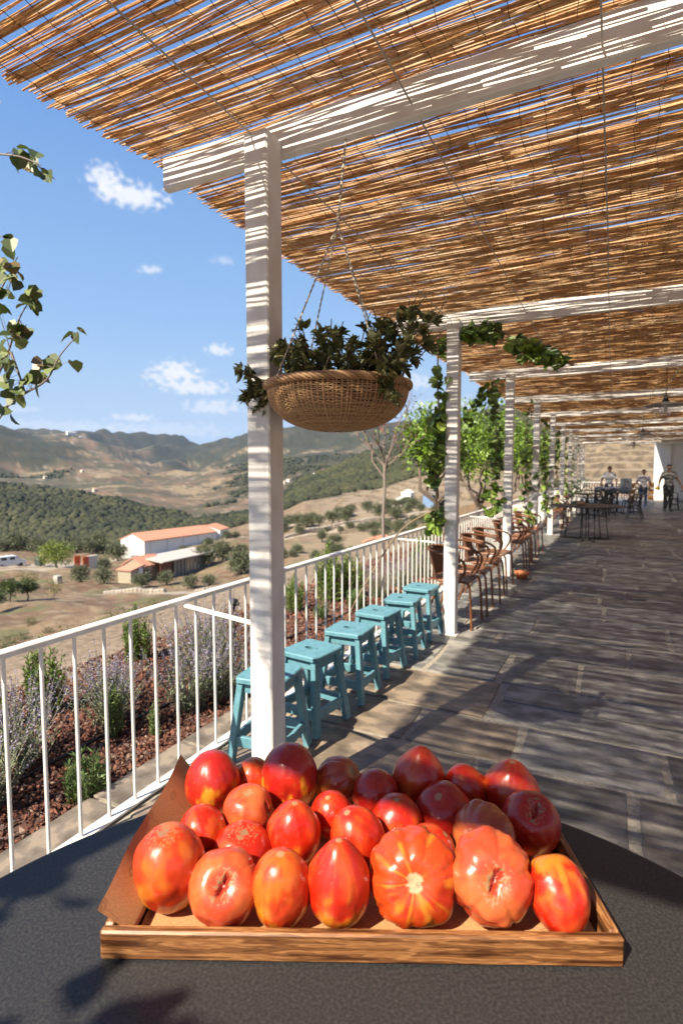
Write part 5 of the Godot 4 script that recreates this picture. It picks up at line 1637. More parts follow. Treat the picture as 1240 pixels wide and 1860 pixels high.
func foreground() -> void:
	var tb := thing("round_table", "dark round table under the tray of tomatoes", "table", Vector3(-0.216, 0, -0.443), 0.3, "round slate tables")
	round_table(tb)
	var turn := deg_to_rad(25.18)
	var o := Vector3(-0.682, 0.751, -0.548)
	var tr := thing("wooden_tray", "walnut wooden tray holding the tomatoes", "tray", o, turn)
	var base := MB.new()
	base.bx(Vector3(TRAY_W * 0.5, 0.004, -TRAY_D * 0.5), Vector3(TRAY_W - 0.02, 0.008, TRAY_D - 0.02))
	part("base", base, tr, M.wood_x)
	for k in 2:
		var wl := MB.new()
		wl.bx(Vector3(TRAY_W * 0.5, 0.023, -0.008 if k == 0 else -TRAY_D + 0.008), Vector3(TRAY_W, 0.046, 0.016), 0.003)
		part("front_wall" if k == 0 else "back_wall", wl, tr, M.wood_x)
		var ws := MB.new()
		ws.bx(Vector3(0.008 if k == 0 else TRAY_W - 0.008, 0.0228, -TRAY_D * 0.5), Vector3(0.0158, 0.0456, TRAY_D - 0.0325), 0.003)
		part("side_wall", ws, tr, M.wood_z)
	# kraft paper liner
	var pm := mat(Color.WHITE, 0.75)
	pm.albedo_texture = kraft_picture()
	pm.cull_mode = BaseMaterial3D.CULL_DISABLED
	var pp := MB.new()
	var nx := 70
	var nz := 46
	for i in nx + 1:
		for j in nz + 1:
			var s := lerpf(-0.10, TRAY_W - 0.022, i / float(nx))      # along the sheet; below 0.02 it climbs the left wall
			var l := lerpf(0.020, TRAY_D - 0.019, j / float(nz))
			var y := 0.0105 + 0.0022 * (noise_a.get_noise_2d(s * 9.0, l * 9.0) + 0.6)
			var x := s
			if s < 0.055:
				var t := (0.055 - s)                                   # length up the flap
				var curl: float = smooth(0.0, 0.03, t)
				x = 0.055 - t * lerpf(1.0, 0.40, curl) + 0.004 * sin(l * 23.0) * curl
				y = 0.0105 + t * 0.52 * curl + 0.006 * sin(l * 17.0 + 1.0) * curl
				var front := 1.0 - smooth(0.02, 0.13, l)
				y -= front * t * 0.12
				x = maxf(x, -0.004 - 0.006 * (1.0 - front))
				l -= front * t * 0.10
			y = maxf(y, 0.0102)
			pp.vert(Vector3(x, y, -l), Vector3.UP, Color.WHITE, Vector2(s, l) * 4.6)
	for i in nx:
		for j in nz:
			var p := i * (nz + 1) + j
			pp.face(p, p + 1, p + nz + 2, Vector3.UP); pp.face(p, p + nz + 2, p + nz + 1, Vector3.UP)
	smooth_normals(pp, Vector3(0.3, 1, 0))
	var pt := top("kraft_paper", pp, pm)
	pt.position = o; pt.rotation.y = turn
	tag(pt, "printed brown kraft paper lining the tray and turned up at the left", "paper")
	var i2 := 0
	for q in TOMS:
		var m := tomato(q, i2)
		var lo := 1e9
		for v in m.V: lo = minf(lo, v.y)
		var t := top("tomato", m, M.tomato)
		t.position = o + Basis(Vector3.UP, turn) * Vector3(q[0], 0.0145 - lo, -q[1])
		t.rotation.y = turn
		tag(t, q[12], "tomato", "tomatoes in the tray")
		i2 += 1
func smooth_normals(m: MB, up: Vector3) -> void:
	var acc := PackedVector3Array()
	acc.resize(m.V.size())
	for k in range(0, m.I.size(), 3):
		var n := (m.V[m.I[k + 2]] - m.V[m.I[k]]).cross(m.V[m.I[k + 1]] - m.V[m.I[k]])
		if n.dot(up) < 0.0: n = -n
		acc[m.I[k]] += n; acc[m.I[k + 1]] += n; acc[m.I[k + 2]] += n
	for k in acc.size(): m.N[k] = acc[k].normalized()

# ---------------------------------------------------------------- blue stools
func stools() -> void:
	var W := 0.272
	var L := 0.288
	var H := 0.452
	var tp := MB.new()
	var n := 32
	var rings := []
	for i in n:
		var a := TAU * (i + 0.5) / n
		var d := Vector2(cos(a), sin(a))
		var k := minf(W * 0.5 / maxf(absf(d.x), 1e-4), L * 0.5 / maxf(absf(d.y), 1e-4))
		var outer := d * k
		outer = outer.clamp(Vector2(-W * 0.5, -L * 0.5), Vector2(W * 0.5, L * 0.5))
		rings.append([outer, Vector2(d.x * 0.048, d.y * 0.021), outer - Vector2(signf(outer.x) * 0.006 if absf(outer.x) > W * 0.49 else 0.0, signf(outer.y) * 0.006 if absf(outer.y) > L * 0.49 else 0.0)])
	for i in n:
		var r0: Array = rings[i]
		var r1: Array = rings[(i + 1) % n]
		var v := func(p: Vector2, y: float) -> Vector3: return Vector3(p.x, y, p.y)
		tp.quad(v.call(r0[2], H), v.call(r1[2], H), v.call(r1[1], H), v.call(r0[1], H), Vector3.UP)
		tp.quad(v.call(r0[0], H - 0.026), v.call(r1[0], H - 0.026), v.call(r1[1], H - 0.026), v.call(r0[1], H - 0.026), Vector3.DOWN)
		var no: Vector2 = r0[0] + r1[0]
		var nn := Vector3(signf(no.x) if absf(no.x) * L > absf(no.y) * W else 0.0, 0, signf(no.y) if absf(no.x) * L <= absf(no.y) * W else 0.0)
		tp.quad(v.call(r0[0], H - 0.006), v.call(r1[0], H - 0.006), v.call(r1[0], H - 0.026), v.call(r0[0], H - 0.026), nn)
		tp.quad(v.call(r0[2], H), v.call(r1[2], H), v.call(r1[0], H - 0.006), v.call(r0[0], H - 0.006), (nn + Vector3.UP).normalized())
		var ni: Vector2 = -(r0[1] + r1[1])
		tp.quad(v.call(r0[1], H), v.call(r1[1], H), v.call(r1[1], H - 0.026), v.call(r0[1], H - 0.026), Vector3(ni.x, 0, ni.y).normalized())
	var tpm := tp.mesh(M.blue)
	var zs := [[-1.585, -2.37, 0.12], [-1.575, -2.80, -0.14], [-1.555, -3.29, 0.03], [-1.56, -3.80, -0.08], [-1.535, -4.28, 0.10], [-1.545, -4.79, -0.04]]
	var proto: Node3D
	for i in 6:
		var label: String = ["blue painted wooden stool half hidden by the nearest white post", "blue wooden stool right of the nearest post, second in the row", "third blue wooden stool from the nearest post", "fourth blue wooden stool in the row along the railing", "fifth blue wooden stool, next to last before the second post", "farthest blue wooden stool, beside the second white post"][i]
		var pos := Vector3(zs[i][0], 0, zs[i][1])
		if i == 0:
			proto = thing("blue_stool", label, "stool", pos, zs[i][2], "blue stools along the railing")
			part("seat", tpm, proto)
			for sx in [-1.0, 1.0]:
				for sz in [-1.0, 1.0]:
					var lg := MB.new()
					lg.bar(Vector3(sx * 0.150, 0.0, sz * 0.155), Vector3(sx * 0.105, H - 0.026, sz * 0.105), 0.034, 0.05, Vector3(0, 0, 1), 0.003)
					part("leg", lg, proto, M.blue)
				var ap := MB.new()
				ap.bx(Vector3(sx * 0.103, H - 0.056, 0), Vector3(0.018, 0.058, 0.175), 0.002)
				part("apron", ap, proto, M.blue)
				var sr := MB.new()
				sr.bx(Vector3(sx * 0.136, 0.12, 0), Vector3(0.02, 0.055, 0.262), 0.002)
				part("stretcher", sr, proto, M.blue)
			for sz in [-1.0, 1.0]:
				var ap2 := MB.new()
				ap2.bx(Vector3(0, H - 0.056, sz * 0.106), Vector3(0.176, 0.058, 0.018), 0.002)
				part("apron", ap2, proto, M.blue)
				var sr2 := MB.new()
				sr2.bx(Vector3(0, 0.12, sz * 0.139), Vector3(0.245, 0.055, 0.02), 0.002)
				part("stretcher", sr2, proto, M.blue)
		else:
			copy(proto, pos, zs[i][2], 1.0, label)

# ---------------------------------------------------------------- brown metal armchairs
func metal_chairs() -> void:
	var ch := thing("metal_armchair", "", "armchair", Vector3.ZERO, 0.0, "brown metal armchairs along the railing")
	# local frame: front towards +z, x across
	var seat := MB.new()
	var n := 12
	for i in n:
		var x0 := -0.20 + 0.40 * i / n
		var c := Vector3(x0 + 0.0167, 0.455 - 0.012 * (1.0 - pow((x0 + 0.0167) / 0.2, 2.0)), 0.0)
		seat.bx(c, Vector3(0.0315, 0.006, 0.40), 0.002)
	seat.bx(Vector3(0, 0.449, 0.195), Vector3(0.40, 0.016, 0.02), 0.004)
	seat.bx(Vector3(0, 0.449, -0.195), Vector3(0.40, 0.016, 0.02), 0.004)
	tag(part("seat", seat, ch, M.brown_metal), "", "", "", "stuff")
	for sx in [-1.0, 1.0]:
		var fl := MB.new()
		fl.tube(curve([Vector3(sx * 0.19, 0.447, -0.1), Vector3(sx * 0.195, 0.45, 0.12), Vector3(sx * 0.20, 0.43, 0.195), Vector3(sx * 0.205, 0.33, 0.215), Vector3(sx * 0.21, 0.0, 0.235)], 6), [0.0125], 8)
		part("leg", fl, ch, M.brown_metal)
		var rl := MB.new()
		rl.tube(curve([Vector3(sx * 0.19, 0.445, 0.02), Vector3(sx * 0.195, 0.40, -0.09), Vector3(sx * 0.205, 0.2, -0.17), Vector3(sx * 0.21, 0.0, -0.235)], 6), [0.0125], 8)
		part("leg", rl, ch, M.brown_metal)
	var hp := [Vector3(0.205, 0.445, 0.10), Vector3(0.235, 0.55, 0.165), Vector3(0.262, 0.64, 0.17), Vector3(0.27, 0.69, 0.10), Vector3(0.262, 0.715, -0.02), Vector3(0.20, 0.735, -0.18), Vector3(0.08, 0.745, -0.245)]
	var full := hp.duplicate()
	for k in range(hp.size() - 1, -1, -1):
		full.append(Vector3(-hp[k].x, hp[k].y, hp[k].z))
	var arm := MB.new()
	arm.tube(curve(full, 6), [0.0125], 8)
	part("arm_hoop", arm, ch, M.brown_metal)
	var bk := MB.new()
	var nb := 14
	for s in [0.0, 0.004]:
		var k0 := bk.V.size()
		for i in nb + 1:
			var t := i / float(nb)
			var a := lerpf(-1.0, 1.0, t)
			for j in 7:
				var v := j / 6.0
				var wx := lerpf(0.17, 0.225, v)
				var x := a * wx
				var z: float = lerpf(-0.185, -0.236, v) + (1.0 - sqrt(maxf(1.0 - pow(absf(a) * 0.8, 2.2), 0.0))) * 0.17 - s
				bk.vert(Vector3(x, lerpf(0.47, 0.735, v), z), Vector3(a * 0.4, 0, 1 if s == 0.0 else -1).normalized(), Color.WHITE)
		for i in nb:
			for j in 6:
				var p := k0 + i * 7 + j
				var nn := Vector3(0, 0, 1 if s == 0.0 else -1)
				bk.face(p, p + 1, p + 8, nn); bk.face(p, p + 8, p + 7, nn)
	part("backrest", bk, ch, M.brown_metal)
	var spots := [-5.33, -5.90, -6.52, -7.28, -8.55, -9.1, -9.75, -10.6, -15.4, -16.1, -16.8, -18.4, -19.1]
	for i in spots.size():
		var label: String
		if i < 4: label = ["nearest brown metal armchair, partly behind the second post", "second brown metal armchair from the second post", "third brown metal armchair from the second post", "fourth brown metal armchair, just before the third post"][i]
		elif i < 8: label = ["first brown metal armchair past the third post", "second brown metal armchair past the third post", "third brown metal armchair past the third post", "brown metal armchair just before the fourth post"][i - 4]
		else: label = ["brown metal armchair behind the fifth post beside the dark round table", "brown metal armchair left behind the dark round table", "last brown metal armchair before the sixth post", "first brown metal armchair past the sixth post", "farthest brown metal armchair along the railing"][i - 8]
		var pos := Vector3(-1.375 + rf(-0.02, 0.03), 0, spots[i])
		if i == 0:
			ch.position = pos; ch.rotation.y = PI / 2 - 0.02; ch.set_meta("label", label)
		else:
			copy(ch, pos, PI / 2 + rf(-0.08, 0.08), 1.0, label)

# ---------------------------------------------------------------- far tables and chairs
func far_furniture() -> void:
	var tb := thing("round_table", "dark round table with bent rod legs standing alone mid terrace", "table", Vector3(-0.52, 0, -13.3), 1.1, "round slate tables")
	round_table(tb)
	var bx2 := top("napkin_box", box_mesh(Vector3(0, 0.05, 0), Vector3(0.2, 0.1, 0.14), Color(0.30, 0.17, 0.11)))
	bx2.position = Vector3(-0.62, 0.751, -13.25)
	tag(bx2, "small brown box on the dark round table", "box")
	# black bentwood chair
	var bc := thing("bentwood_chair", "", "chair", Vector3.ZERO, 0.0, "black bentwood chairs")
	var st := MB.new()
	st.lathe([Vector2(0.0, 0.462), Vector2(0.19, 0.46), Vector2(0.205, 0.452), Vector2(0.205, 0.438), Vector2(0.19, 0.43), Vector2(0.0, 0.43)], 28)
	part("seat", st, bc, M.black_wood)
	for sx in [-1.0, 1.0]:
		var fl := MB.new()
		fl.rod(Vector3(sx * 0.15, 0.44, 0.13), Vector3(sx * 0.18, 0, 0.19), 0.018, 8, 0.012)
		part("leg", fl, bc, M.black_wood)
	var hoop := MB.new()
	hoop.tube(curve([Vector3(-0.19, 0.0, -0.25), Vector3(-0.165, 0.43, -0.16), Vector3(-0.185, 0.7, -0.2), Vector3(-0.13, 0.88, -0.25), Vector3(0, 0.92, -0.265), Vector3(0.13, 0.88, -0.25), Vector3(0.185, 0.7, -0.2), Vector3(0.165, 0.43, -0.16), Vector3(0.19, 0.0, -0.25)], 6), [0.016], 8)
	part("back_hoop", hoop, bc, M.black_wood)
	var inner := MB.new()
	inner.tube(curve([Vector3(-0.11, 0.44, -0.165), Vector3(-0.12, 0.65, -0.2), Vector3(0, 0.80, -0.24), Vector3(0.12, 0.65, -0.2), Vector3(0.11, 0.44, -0.165)], 6), [0.011], 6)
	part("back_loop", inner, bc, M.black_wood)
	var ring := MB.new()
	var rp := PackedVector3Array()
	for i in 25: rp.append(Vector3(cos(TAU * i / 24.0) * 0.165, 0.22, -0.01 + sin(TAU * i / 24.0) * 0.18))
	ring.tube(rp, [0.009], 6, false)
	part("leg_ring", ring, bc, M.black_wood)
	for s in [[-0.42, 0.0], [0.42, 0.0]]:
		var ar := MB.new()
		var q: float = signf(s[0])
		ar.tube(curve([Vector3(q * 0.18, 0.66, -0.2), Vector3(q * 0.25, 0.68, 0.0), Vector3(q * 0.23, 0.62, 0.14), Vector3(q * 0.18, 0.45, 0.12)], 5), [0.012], 6)
		part("arm", ar, bc, M.black_wood)
	var first := true
	var ti := 0
	for t in [Vector3(-0.75, 0, -20.4), Vector3(0.15, 0, -22.0), Vector3(-0.6, 0, -24.4), Vector3(2.75, 0, -24.9)]:
		var tt := thing("cafe_table", ["dark cafe table left among the bentwood chairs", "dark cafe table in the middle of the bentwood chairs", "dark cafe table farthest back by the man in white", "dark cafe table at the right edge of the photo"][ti], "table", t, 0.0, "dark cafe tables")
		var tp := MB.new()
		tp.lathe([Vector2(0, 0.75), Vector2(0.42, 0.75), Vector2(0.43, 0.735), Vector2(0.42, 0.72), Vector2(0, 0.72)], 32)
		part("table_top", tp, tt, M.black_wood)
		var cl := MB.new()
		cl.rod(Vector3(0, 0.03, 0), Vector3(0, 0.72, 0), 0.035, 10)
		part("column", cl, tt, M.iron)
		for k in 4:
			var ft := MB.new()
			var a := TAU * k / 4.0 + 0.4
			ft.bar(Vector3(0, 0.05, 0), Vector3(cos(a) * 0.32, 0.015, sin(a) * 0.32), 0.05, 0.03, Vector3.UP, 0.004)
			part("foot", ft, tt, M.iron)
		var nc := 4
		for k in nc:
			var a2 := TAU * k / nc + 0.5 + ti * 0.35
			var p: Vector3 = t + Vector3(sin(a2), 0, cos(a2)) * 0.62
			var label: String = ["black bentwood chair %s at the left cafe table", "black bentwood chair %s at the middle cafe table", "black bentwood chair %s at the farthest cafe table", "black bentwood chair %s at the right edge cafe table"][ti] % ["in front", "on the right", "behind", "on the left"][k]
			if first:
				bc.position = p; bc.rotation.y = a2 + PI; bc.set_meta("label", label); first = false
			else:
				copy(bc, p, a2 + PI, 1.0, label)
		ti += 1
	copy(bc, Vector3(0.62, 0, -19.6), -1.75, 1.0, "black bentwood chair standing free at the right of the group, seen from the side")
	# grey folded parasol cloth on the tables
	var cl2 := MB.new()
	cl2.col = Color(0.30, 0.34, 0.38)
	var pts := curve([Vector3(-0.55, 0.83, -22.2), Vector3(-0.1, 0.86, -22.1), Vector3(0.3, 0.84, -22.0), Vector3(0.55, 0.83, -21.9)], 5)
	var rad := []
	for i in pts.size(): rad.append(0.09 + 0.02 * sin(i * 1.3))
	cl2.tube(pts, rad, 12)
	tag(top("rolled_cloth", cl2, M.paint), "rolled grey cloth lying across the far cafe tables", "cloth")
	var cu := top("grey_cushion", box_mesh(Vector3(0, 0.25, 0), Vector3(0.36, 0.5, 0.14), Color(0.26, 0.29, 0.33)))
	cu.position = Vector3(0.42, 0.751, -22.05); cu.rotation.y = 0.3
	tag(cu, "grey cushion propped upright on the far cafe table", "cushion")
	# pendant lamps under the beams
	var li := 0
	for z in [post_z(2) - 0.075, post_z(4) - 0.075, post_z(6) - 0.075]:
		var lp := thing("pendant_lamp", ["nearest hanging lamp with a flat grey shade and glass jar", "second hanging lamp along the pergola, smaller in view", "farthest hanging lamp along the pergola"][li], "lamp", Vector3(0.56, 2.30, z), 0.0, "pendant lamps under the pergola")
		var cd := MB.new()
		cd.rod(Vector3(0, 0.13, 0), Vector3(0, 0.487, 0), 0.004, 5)
		part("cord", cd, lp, M.iron)
		var cap := MB.new()
		cap.lathe([Vector2(0.0, 0.15), Vector2(0.015, 0.14), Vector2(0.03, 0.09), Vector2(0.045, 0.06), Vector2(0.045, 0.05)], 16)
		part("cap", cap, lp, M.iron)
		var shd := MB.new()
		shd.lathe([Vector2(0.04, 0.062), Vector2(0.12, 0.05), Vector2(0.24, 0.022), Vector2(0.245, 0.015), Vector2(0.12, 0.042), Vector2(0.04, 0.052)], 32)
		part("shade", shd, lp, M.cable)
		var gl := MB.new()
		gl.lathe([Vector2(0.05, 0.045), Vector2(0.055, 0.0), Vector2(0.055, -0.09), Vector2(0.045, -0.105), Vector2(0.0, -0.108)], 20)
		var jar := part("glass_jar", gl, lp, M.glass)
		var bl := MB.new()
		bl.col = Color(0.6, 0.58, 0.5)
		bl.lathe([Vector2(0.0, 0.05), Vector2(0.014, 0.04), Vector2(0.016, 0.0), Vector2(0.026, -0.035), Vector2(0.018, -0.06), Vector2(0.0, -0.066)], 14)
		part("bulb", bl, jar, M.paint)
		li += 1
	var fs := MB.new()
	fs.tube(curve([Vector3(0.86, 2.74, post_z(1) - 0.1), Vector3(0.66, 2.72, post_z(2) - 0.12), Vector3(0.62, 2.48, post_z(3) + 0.6), Vector3(0.56, 2.42, post_z(3) - 1.2), Vector3(0.56, 2.7, post_z(4) - 0.07)], 8), [0.006], 5)
	tag(top("lamp_cable", fs, M.rope), "slack pale cable sagging between the beams near the lamp", "cable")

# ---------------------------------------------------------------- people
func caps(p: Vector3, a: Vector3, b: Vector3, ra: float, rb: float) -> float:
	var ab := b - a
	var t := clampf((p - a).dot(ab) / maxf(ab.length_squared(), 1e-9), 0.0, 1.0)
	return (p - a - ab * t).length() - lerpf(ra, rb, t)
# bones: [a, b, ra, rb, colour]; meshed as surface nets
func figure(mb: MB, bones: Array, cell: float, k: float, paint: Callable) -> void:
	var lo := Vector3.INF
	var hi := -Vector3.INF
	for b in bones:
		var r := maxf(b[2], b[3]) + cell * 3.0
		lo = lo.min(b[0] - Vector3.ONE * r).min(b[1] - Vector3.ONE * r)
		hi = hi.max(b[0] + Vector3.ONE * r).max(b[1] + Vector3.ONE * r)
	var nx := int((hi.x - lo.x) / cell) + 2
	var ny := int((hi.y - lo.y) / cell) + 2
	var nz := int((hi.z - lo.z) / cell) + 2
	var f := PackedFloat32Array()
	f.resize(nx * ny * nz); f.fill(1.0)
	var best := PackedFloat32Array()
	best.resize(nx * ny * nz); best.fill(1e9)
	var who := PackedInt32Array()
	who.resize(nx * ny * nz)
	for bi in bones.size():
		var b: Array = bones[bi]
		var r := maxf(b[2], b[3]) + cell * 2.5 + k
		var l0: Vector3 = ((b[0] as Vector3).min(b[1]) - Vector3.ONE * r - lo) / cell
		var l1: Vector3 = ((b[0] as Vector3).max(b[1]) + Vector3.ONE * r - lo) / cell
		for z in range(maxi(0, int(l0.z)), mini(nz, int(l1.z) + 2)):
			for y in range(maxi(0, int(l0.y)), mini(ny, int(l1.y) + 2)):
				for x in range(maxi(0, int(l0.x)), mini(nx, int(l1.x) + 2)):
					var id := (z * ny + y) * nx + x
					var d := caps(lo + Vector3(x, y, z) * cell, b[0], b[1], b[2], b[3])
					if d < best[id]:
						best[id] = d; who[id] = bi
					var g := f[id]
					var h := clampf(0.5 + 0.5 * (g - d) / k, 0.0, 1.0)
					f[id] = lerpf(g, d, h) - k * h * (1.0 - h)
	var vid := {}
	var base := mb.V.size()
	var corner := [0, 1, nx, nx + 1, nx * ny, nx * ny + 1, nx * ny + nx, nx * ny + nx + 1]
	for z in nz - 1:
		for y in ny - 1:
			for x in nx - 1:
				var id := (z * ny + y) * nx + x
				var mask := 0
				for c in 8:
					if f[id + corner[c]] < 0.0: mask += 1
				if mask == 0 or mask == 8: continue
				var acc := Vector3.ZERO
				var cnt := 0
				for e in [[0, 1], [2, 3], [4, 5], [6, 7], [0, 2], [1, 3], [4, 6], [5, 7], [0, 4], [1, 5], [2, 6], [3, 7]]:
					var fa: float = f[id + corner[e[0]]]
					var fb: float = f[id + corner[e[1]]]
					if (fa < 0.0) != (fb < 0.0):
						var t := fa / (fa - fb)
						var pa := Vector3(e[0] & 1, (e[0] >> 1) & 1, e[0] >> 2)
						var pb := Vector3(e[1] & 1, (e[1] >> 1) & 1, e[1] >> 2)
						acc += pa.lerp(pb, t); cnt += 1
				var p := lo + (Vector3(x, y, z) + acc / cnt) * cell
				var n := Vector3(f[id + 1] - f[id] + f[id + corner[7]] - f[id + corner[6]], f[id + nx] - f[id] + f[id + corner[7]] - f[id + corner[5]], f[id + corner[4]] - f[id] + f[id + corner[7]] - f[id + corner[3]])
				vid[id] = mb.vert(p, n.normalized(), paint.call(p, bones[who[id]][4]))
	for id in vid:
		var x: int = id % nx
		var y: int = (id / nx) % ny
		var z: int = id / (nx * ny)
		for ax in 3:
			var step: int = [1, nx, nx * ny][ax]
			var s1: int = [nx, nx * ny, 1][ax]
			var s2: int = [nx * ny, 1, nx][ax]
			if [y, z, x][ax] == 0 or [z, x, y][ax] == 0: continue
			if (f[id] < 0.0) != (f[id + step] < 0.0):
				if vid.has(id - s1) and vid.has(id - s2) and vid.has(id - s1 - s2):
					var a: int = vid[id]
					var b2: int = vid[id - s1]
					var c: int = vid[id - s1 - s2]
					var d: int = vid[id - s2]
					var n := mb.N[a] + mb.N[c]
					mb.face(a, b2, c, n); mb.face(a, c, d, n)
# arms: [elbow, wrist, fingertip direction] left and right in body space, facing +z
func person(label: String, pos: Vector3, turn: float, h: float, shirt: Color, trousers: Color, hair: Color, shoes: Color, arms: Array, legs: Array, slim: float) -> Node3D:
	var skin := Color(0.42, 0.25, 0.165)
	var t := thing("person", label, "person", pos, turn, "people on the terrace")
	var s := h / 1.75
	var bones := []
	var add := func(a: Vector3, b: Vector3, ra: float, rb: float, c: Color): bones.append([a * s, b * s, ra * s * slim, rb * s * slim, c])
	add.call(Vector3(0, 0.93, 0), Vector3(0, 1.08, 0), 0.135, 0.13, shirt)
	add.call(Vector3(-0.05, 0.92, 0), Vector3(0.05, 0.92, 0), 0.125, 0.125, trousers)
	add.call(Vector3(0, 1.08, 0), Vector3(0, 1.32, 0.01), 0.13, 0.13, shirt)
	add.call(Vector3(-0.07, 1.3, 0.02), Vector3(0.07, 1.3, 0.02), 0.125, 0.125, shirt)
	add.call(Vector3(-0.15, 1.42, 0), Vector3(0.15, 1.42, 0), 0.065, 0.065, shirt)
	add.call(Vector3(0, 1.42, -0.005), Vector3(0, 1.55, 0.015), 0.062, 0.052, skin)
	for k in 2:
		var sx := -1.0 if k == 0 else 1.0
		var sh := Vector3(sx * 0.18, 1.41, 0)
		var el: Vector3 = arms[k][0]
		var wr: Vector3 = arms[k][1]
		add.call(sh, sh.lerp(el, 0.6), 0.062, 0.055, shirt)
		add.call(sh.lerp(el, 0.6), el, 0.042, 0.038, skin)
		add.call(el, wr, 0.038, 0.026, skin)
		var hd := ((wr - el).normalized() * 0.5 + (arms[k][2] as Vector3)).normalized()
		add.call(wr, wr + hd * 0.07, 0.03, 0.032, skin)
		var hip := Vector3(sx * 0.085, 0.9, 0)
		var kn: Vector3 = legs[k][0]
		var an: Vector3 = legs[k][1]
		add.call(hip, kn, 0.092, 0.062, trousers)
		add.call(kn, an, 0.062, 0.048, trousers)
		add.call(an + Vector3(0, -0.045, -0.03), an + Vector3(sx * 0.02, -0.055, 0.15), 0.042, 0.036, shoes)
	var mb := MB.new()
	figure(mb, bones, 0.02, 0.03, func(_p, c): return c)
	# head on a finer grid
	var hc := Vector3(0, 1.635, 0.02) * s
	var hb := []
	var addh := func(a: Vector3, b: Vector3, ra: float, rb: float): hb.append([hc + a * s, hc + b * s, ra * s, rb * s, skin])
	addh.call(Vector3(0, 0.03, -0.025), Vector3(0, 0.03, 0.02), 0.088, 0.082)
	addh.call(Vector3(0, -0.03, 0.02), Vector3(0, -0.085, 0.045), 0.066, 0.04)
	addh.call(Vector3(0, 0.0, 0.095), Vector3(0, -0.03, 0.108), 0.012, 0.016)
	addh.call(Vector3(-0.088, -0.01, 0), Vector3(-0.09, 0.02, -0.005), 0.014, 0.018)
	addh.call(Vector3(0.088, -0.01, 0), Vector3(0.09, 0.02, -0.005), 0.014, 0.018)
	addh.call(Vector3(0, -0.16, -0.01), Vector3(0, -0.07, 0.0), 0.052, 0.05)
	figure(mb, hb, 0.011, 0.02, func(p, c):
		var q: Vector3 = (p - hc) / s
		if q.y > 0.075 - q.z * 0.35 or (q.z < -0.02 and q.y > -0.05): return hair
		if absf(absf(q.x) - 0.034) < 0.014 and absf(q.y - 0.012) < 0.010 and q.z > 0.05: return Color(0.06, 0.035, 0.025)
		if absf(q.x) < 0.026 and absf(q.y + 0.062) < 0.009 and q.z > 0.05: return Color(0.24, 0.08, 0.06)
		return c)
	# fingers
	for k in 2:
		var wr: Vector3 = arms[k][1]
		var hd := ((wr - (arms[k][0] as Vector3)).normalized() * 0.5 + (arms[k][2] as Vector3)).normalized()
		var across := hd.cross(Vector3(0, 0, 1) if absf(hd.z) < 0.8 else Vector3.UP).normalized()
		var curl := hd.cross(across) * (1.0 if k == 0 else -1.0)
		mb.col = skin
		for i in 4:
			var o := wr + hd * 0.085 + across * (i - 1.5) * 0.019
			var ln: float = [0.058, 0.07, 0.066, 0.05][i]
			mb.tube(PackedVector3Array([o * s, (o + hd * ln * 0.5) * s, (o + hd * ln * 0.9 + curl * ln * 0.4) * s]), [0.0095 * s, 0.009 * s, 0.007 * s], 6)
		var to := wr + hd * 0.03 + across * 0.03
		mb.tube(PackedVector3Array([to * s, (to + across * 0.025 + hd * 0.02) * s, (to + across * 0.03 + hd * 0.055) * s]), [0.011 * s, 0.01 * s, 0.008 * s], 6)
	part("body", mb, t, M.skin_cloth)
	return t
func people() -> void:
	var straight := [[Vector3(-0.10, 0.5, 0.03), Vector3(-0.11, 0.09, -0.02)], [Vector3(0.10, 0.5, 0.02), Vector3(0.11, 0.09, 0.0)]]
	var walk := [[Vector3(-0.10, 0.5, 0.10), Vector3(-0.10, 0.09, 0.06)], [Vector3(0.10, 0.5, 0.02), Vector3(0.10, 0.10, -0.14)]]
	person("person in a grey shirt and dark trousers walking towards the viewer", Vector3(1.86, 0, -23.8), 0.08, 1.76, Color(0.21, 0.20, 0.19), Color(0.03, 0.028, 0.028), Color(0.02, 0.015, 0.012), Color(0.06, 0.055, 0.05), [[Vector3(-0.285, 1.15, 0.0), Vector3(-0.33, 0.91, 0.10), Vector3(0.1, -0.7, 0.4)], [Vector3(0.31, 1.16, -0.02), Vector3(0.42, 0.94, 0.08), Vector3(0.1, -0.8, 0.2)]], walk, 1.08)
	person("person in a white T-shirt and blue jeans walking on the terrace", Vector3(1.10, 0, -25.1), -0.05, 1.58, Color(0.70, 0.69, 0.71), Color(0.06, 0.11, 0.22), Color(0.03, 0.018, 0.012), Color(0.4, 0.38, 0.36), [[Vector3(-0.27, 1.14, -0.03), Vector3(-0.13, 1.04, 0.19), Vector3(0.5, 0.0, 0.2)], [Vector3(0.27, 1.13, -0.02), Vector3(0.24, 0.92, 0.12), Vector3(-0.1, -0.6, 0.4)]], walk, 0.96)
	person("person in a white shirt leaning over the far cafe table", Vector3(-0.14, 0, -25.3), 0.15, 1.72, Color(0.74, 0.74, 0.75), Color(0.03, 0.03, 0.035), Color(0.02, 0.015, 0.012), Color(0.05, 0.05, 0.05), [[Vector3(-0.30, 1.16, 0.10), Vector3(-0.34, 1.00, 0.32), Vector3(0, -0.3, 0.7)], [Vector3(0.28, 1.14, 0.04), Vector3(0.26, 0.93, 0.16), Vector3(0, -0.7, 0.3)]], straight, 1.0)
	var bag := MB.new()
	bag.col = Color(0.62, 0.42, 0.02)
	bag.box(Transform3D(Basis(Vector3.UP, 0.3), Vector3(1.50, 0.87, -23.62)), Vector3(0.16, 0.10, 0.09), 0.02)
	bag.rod(Vector3(1.50, 0.92, -23.65), Vector3(1.50, 0.97, -23.69), 0.012, 6)
	tag(top("yellow_tool", bag, M.paint), "small yellow tool case in the hand of the person in grey", "tool case")

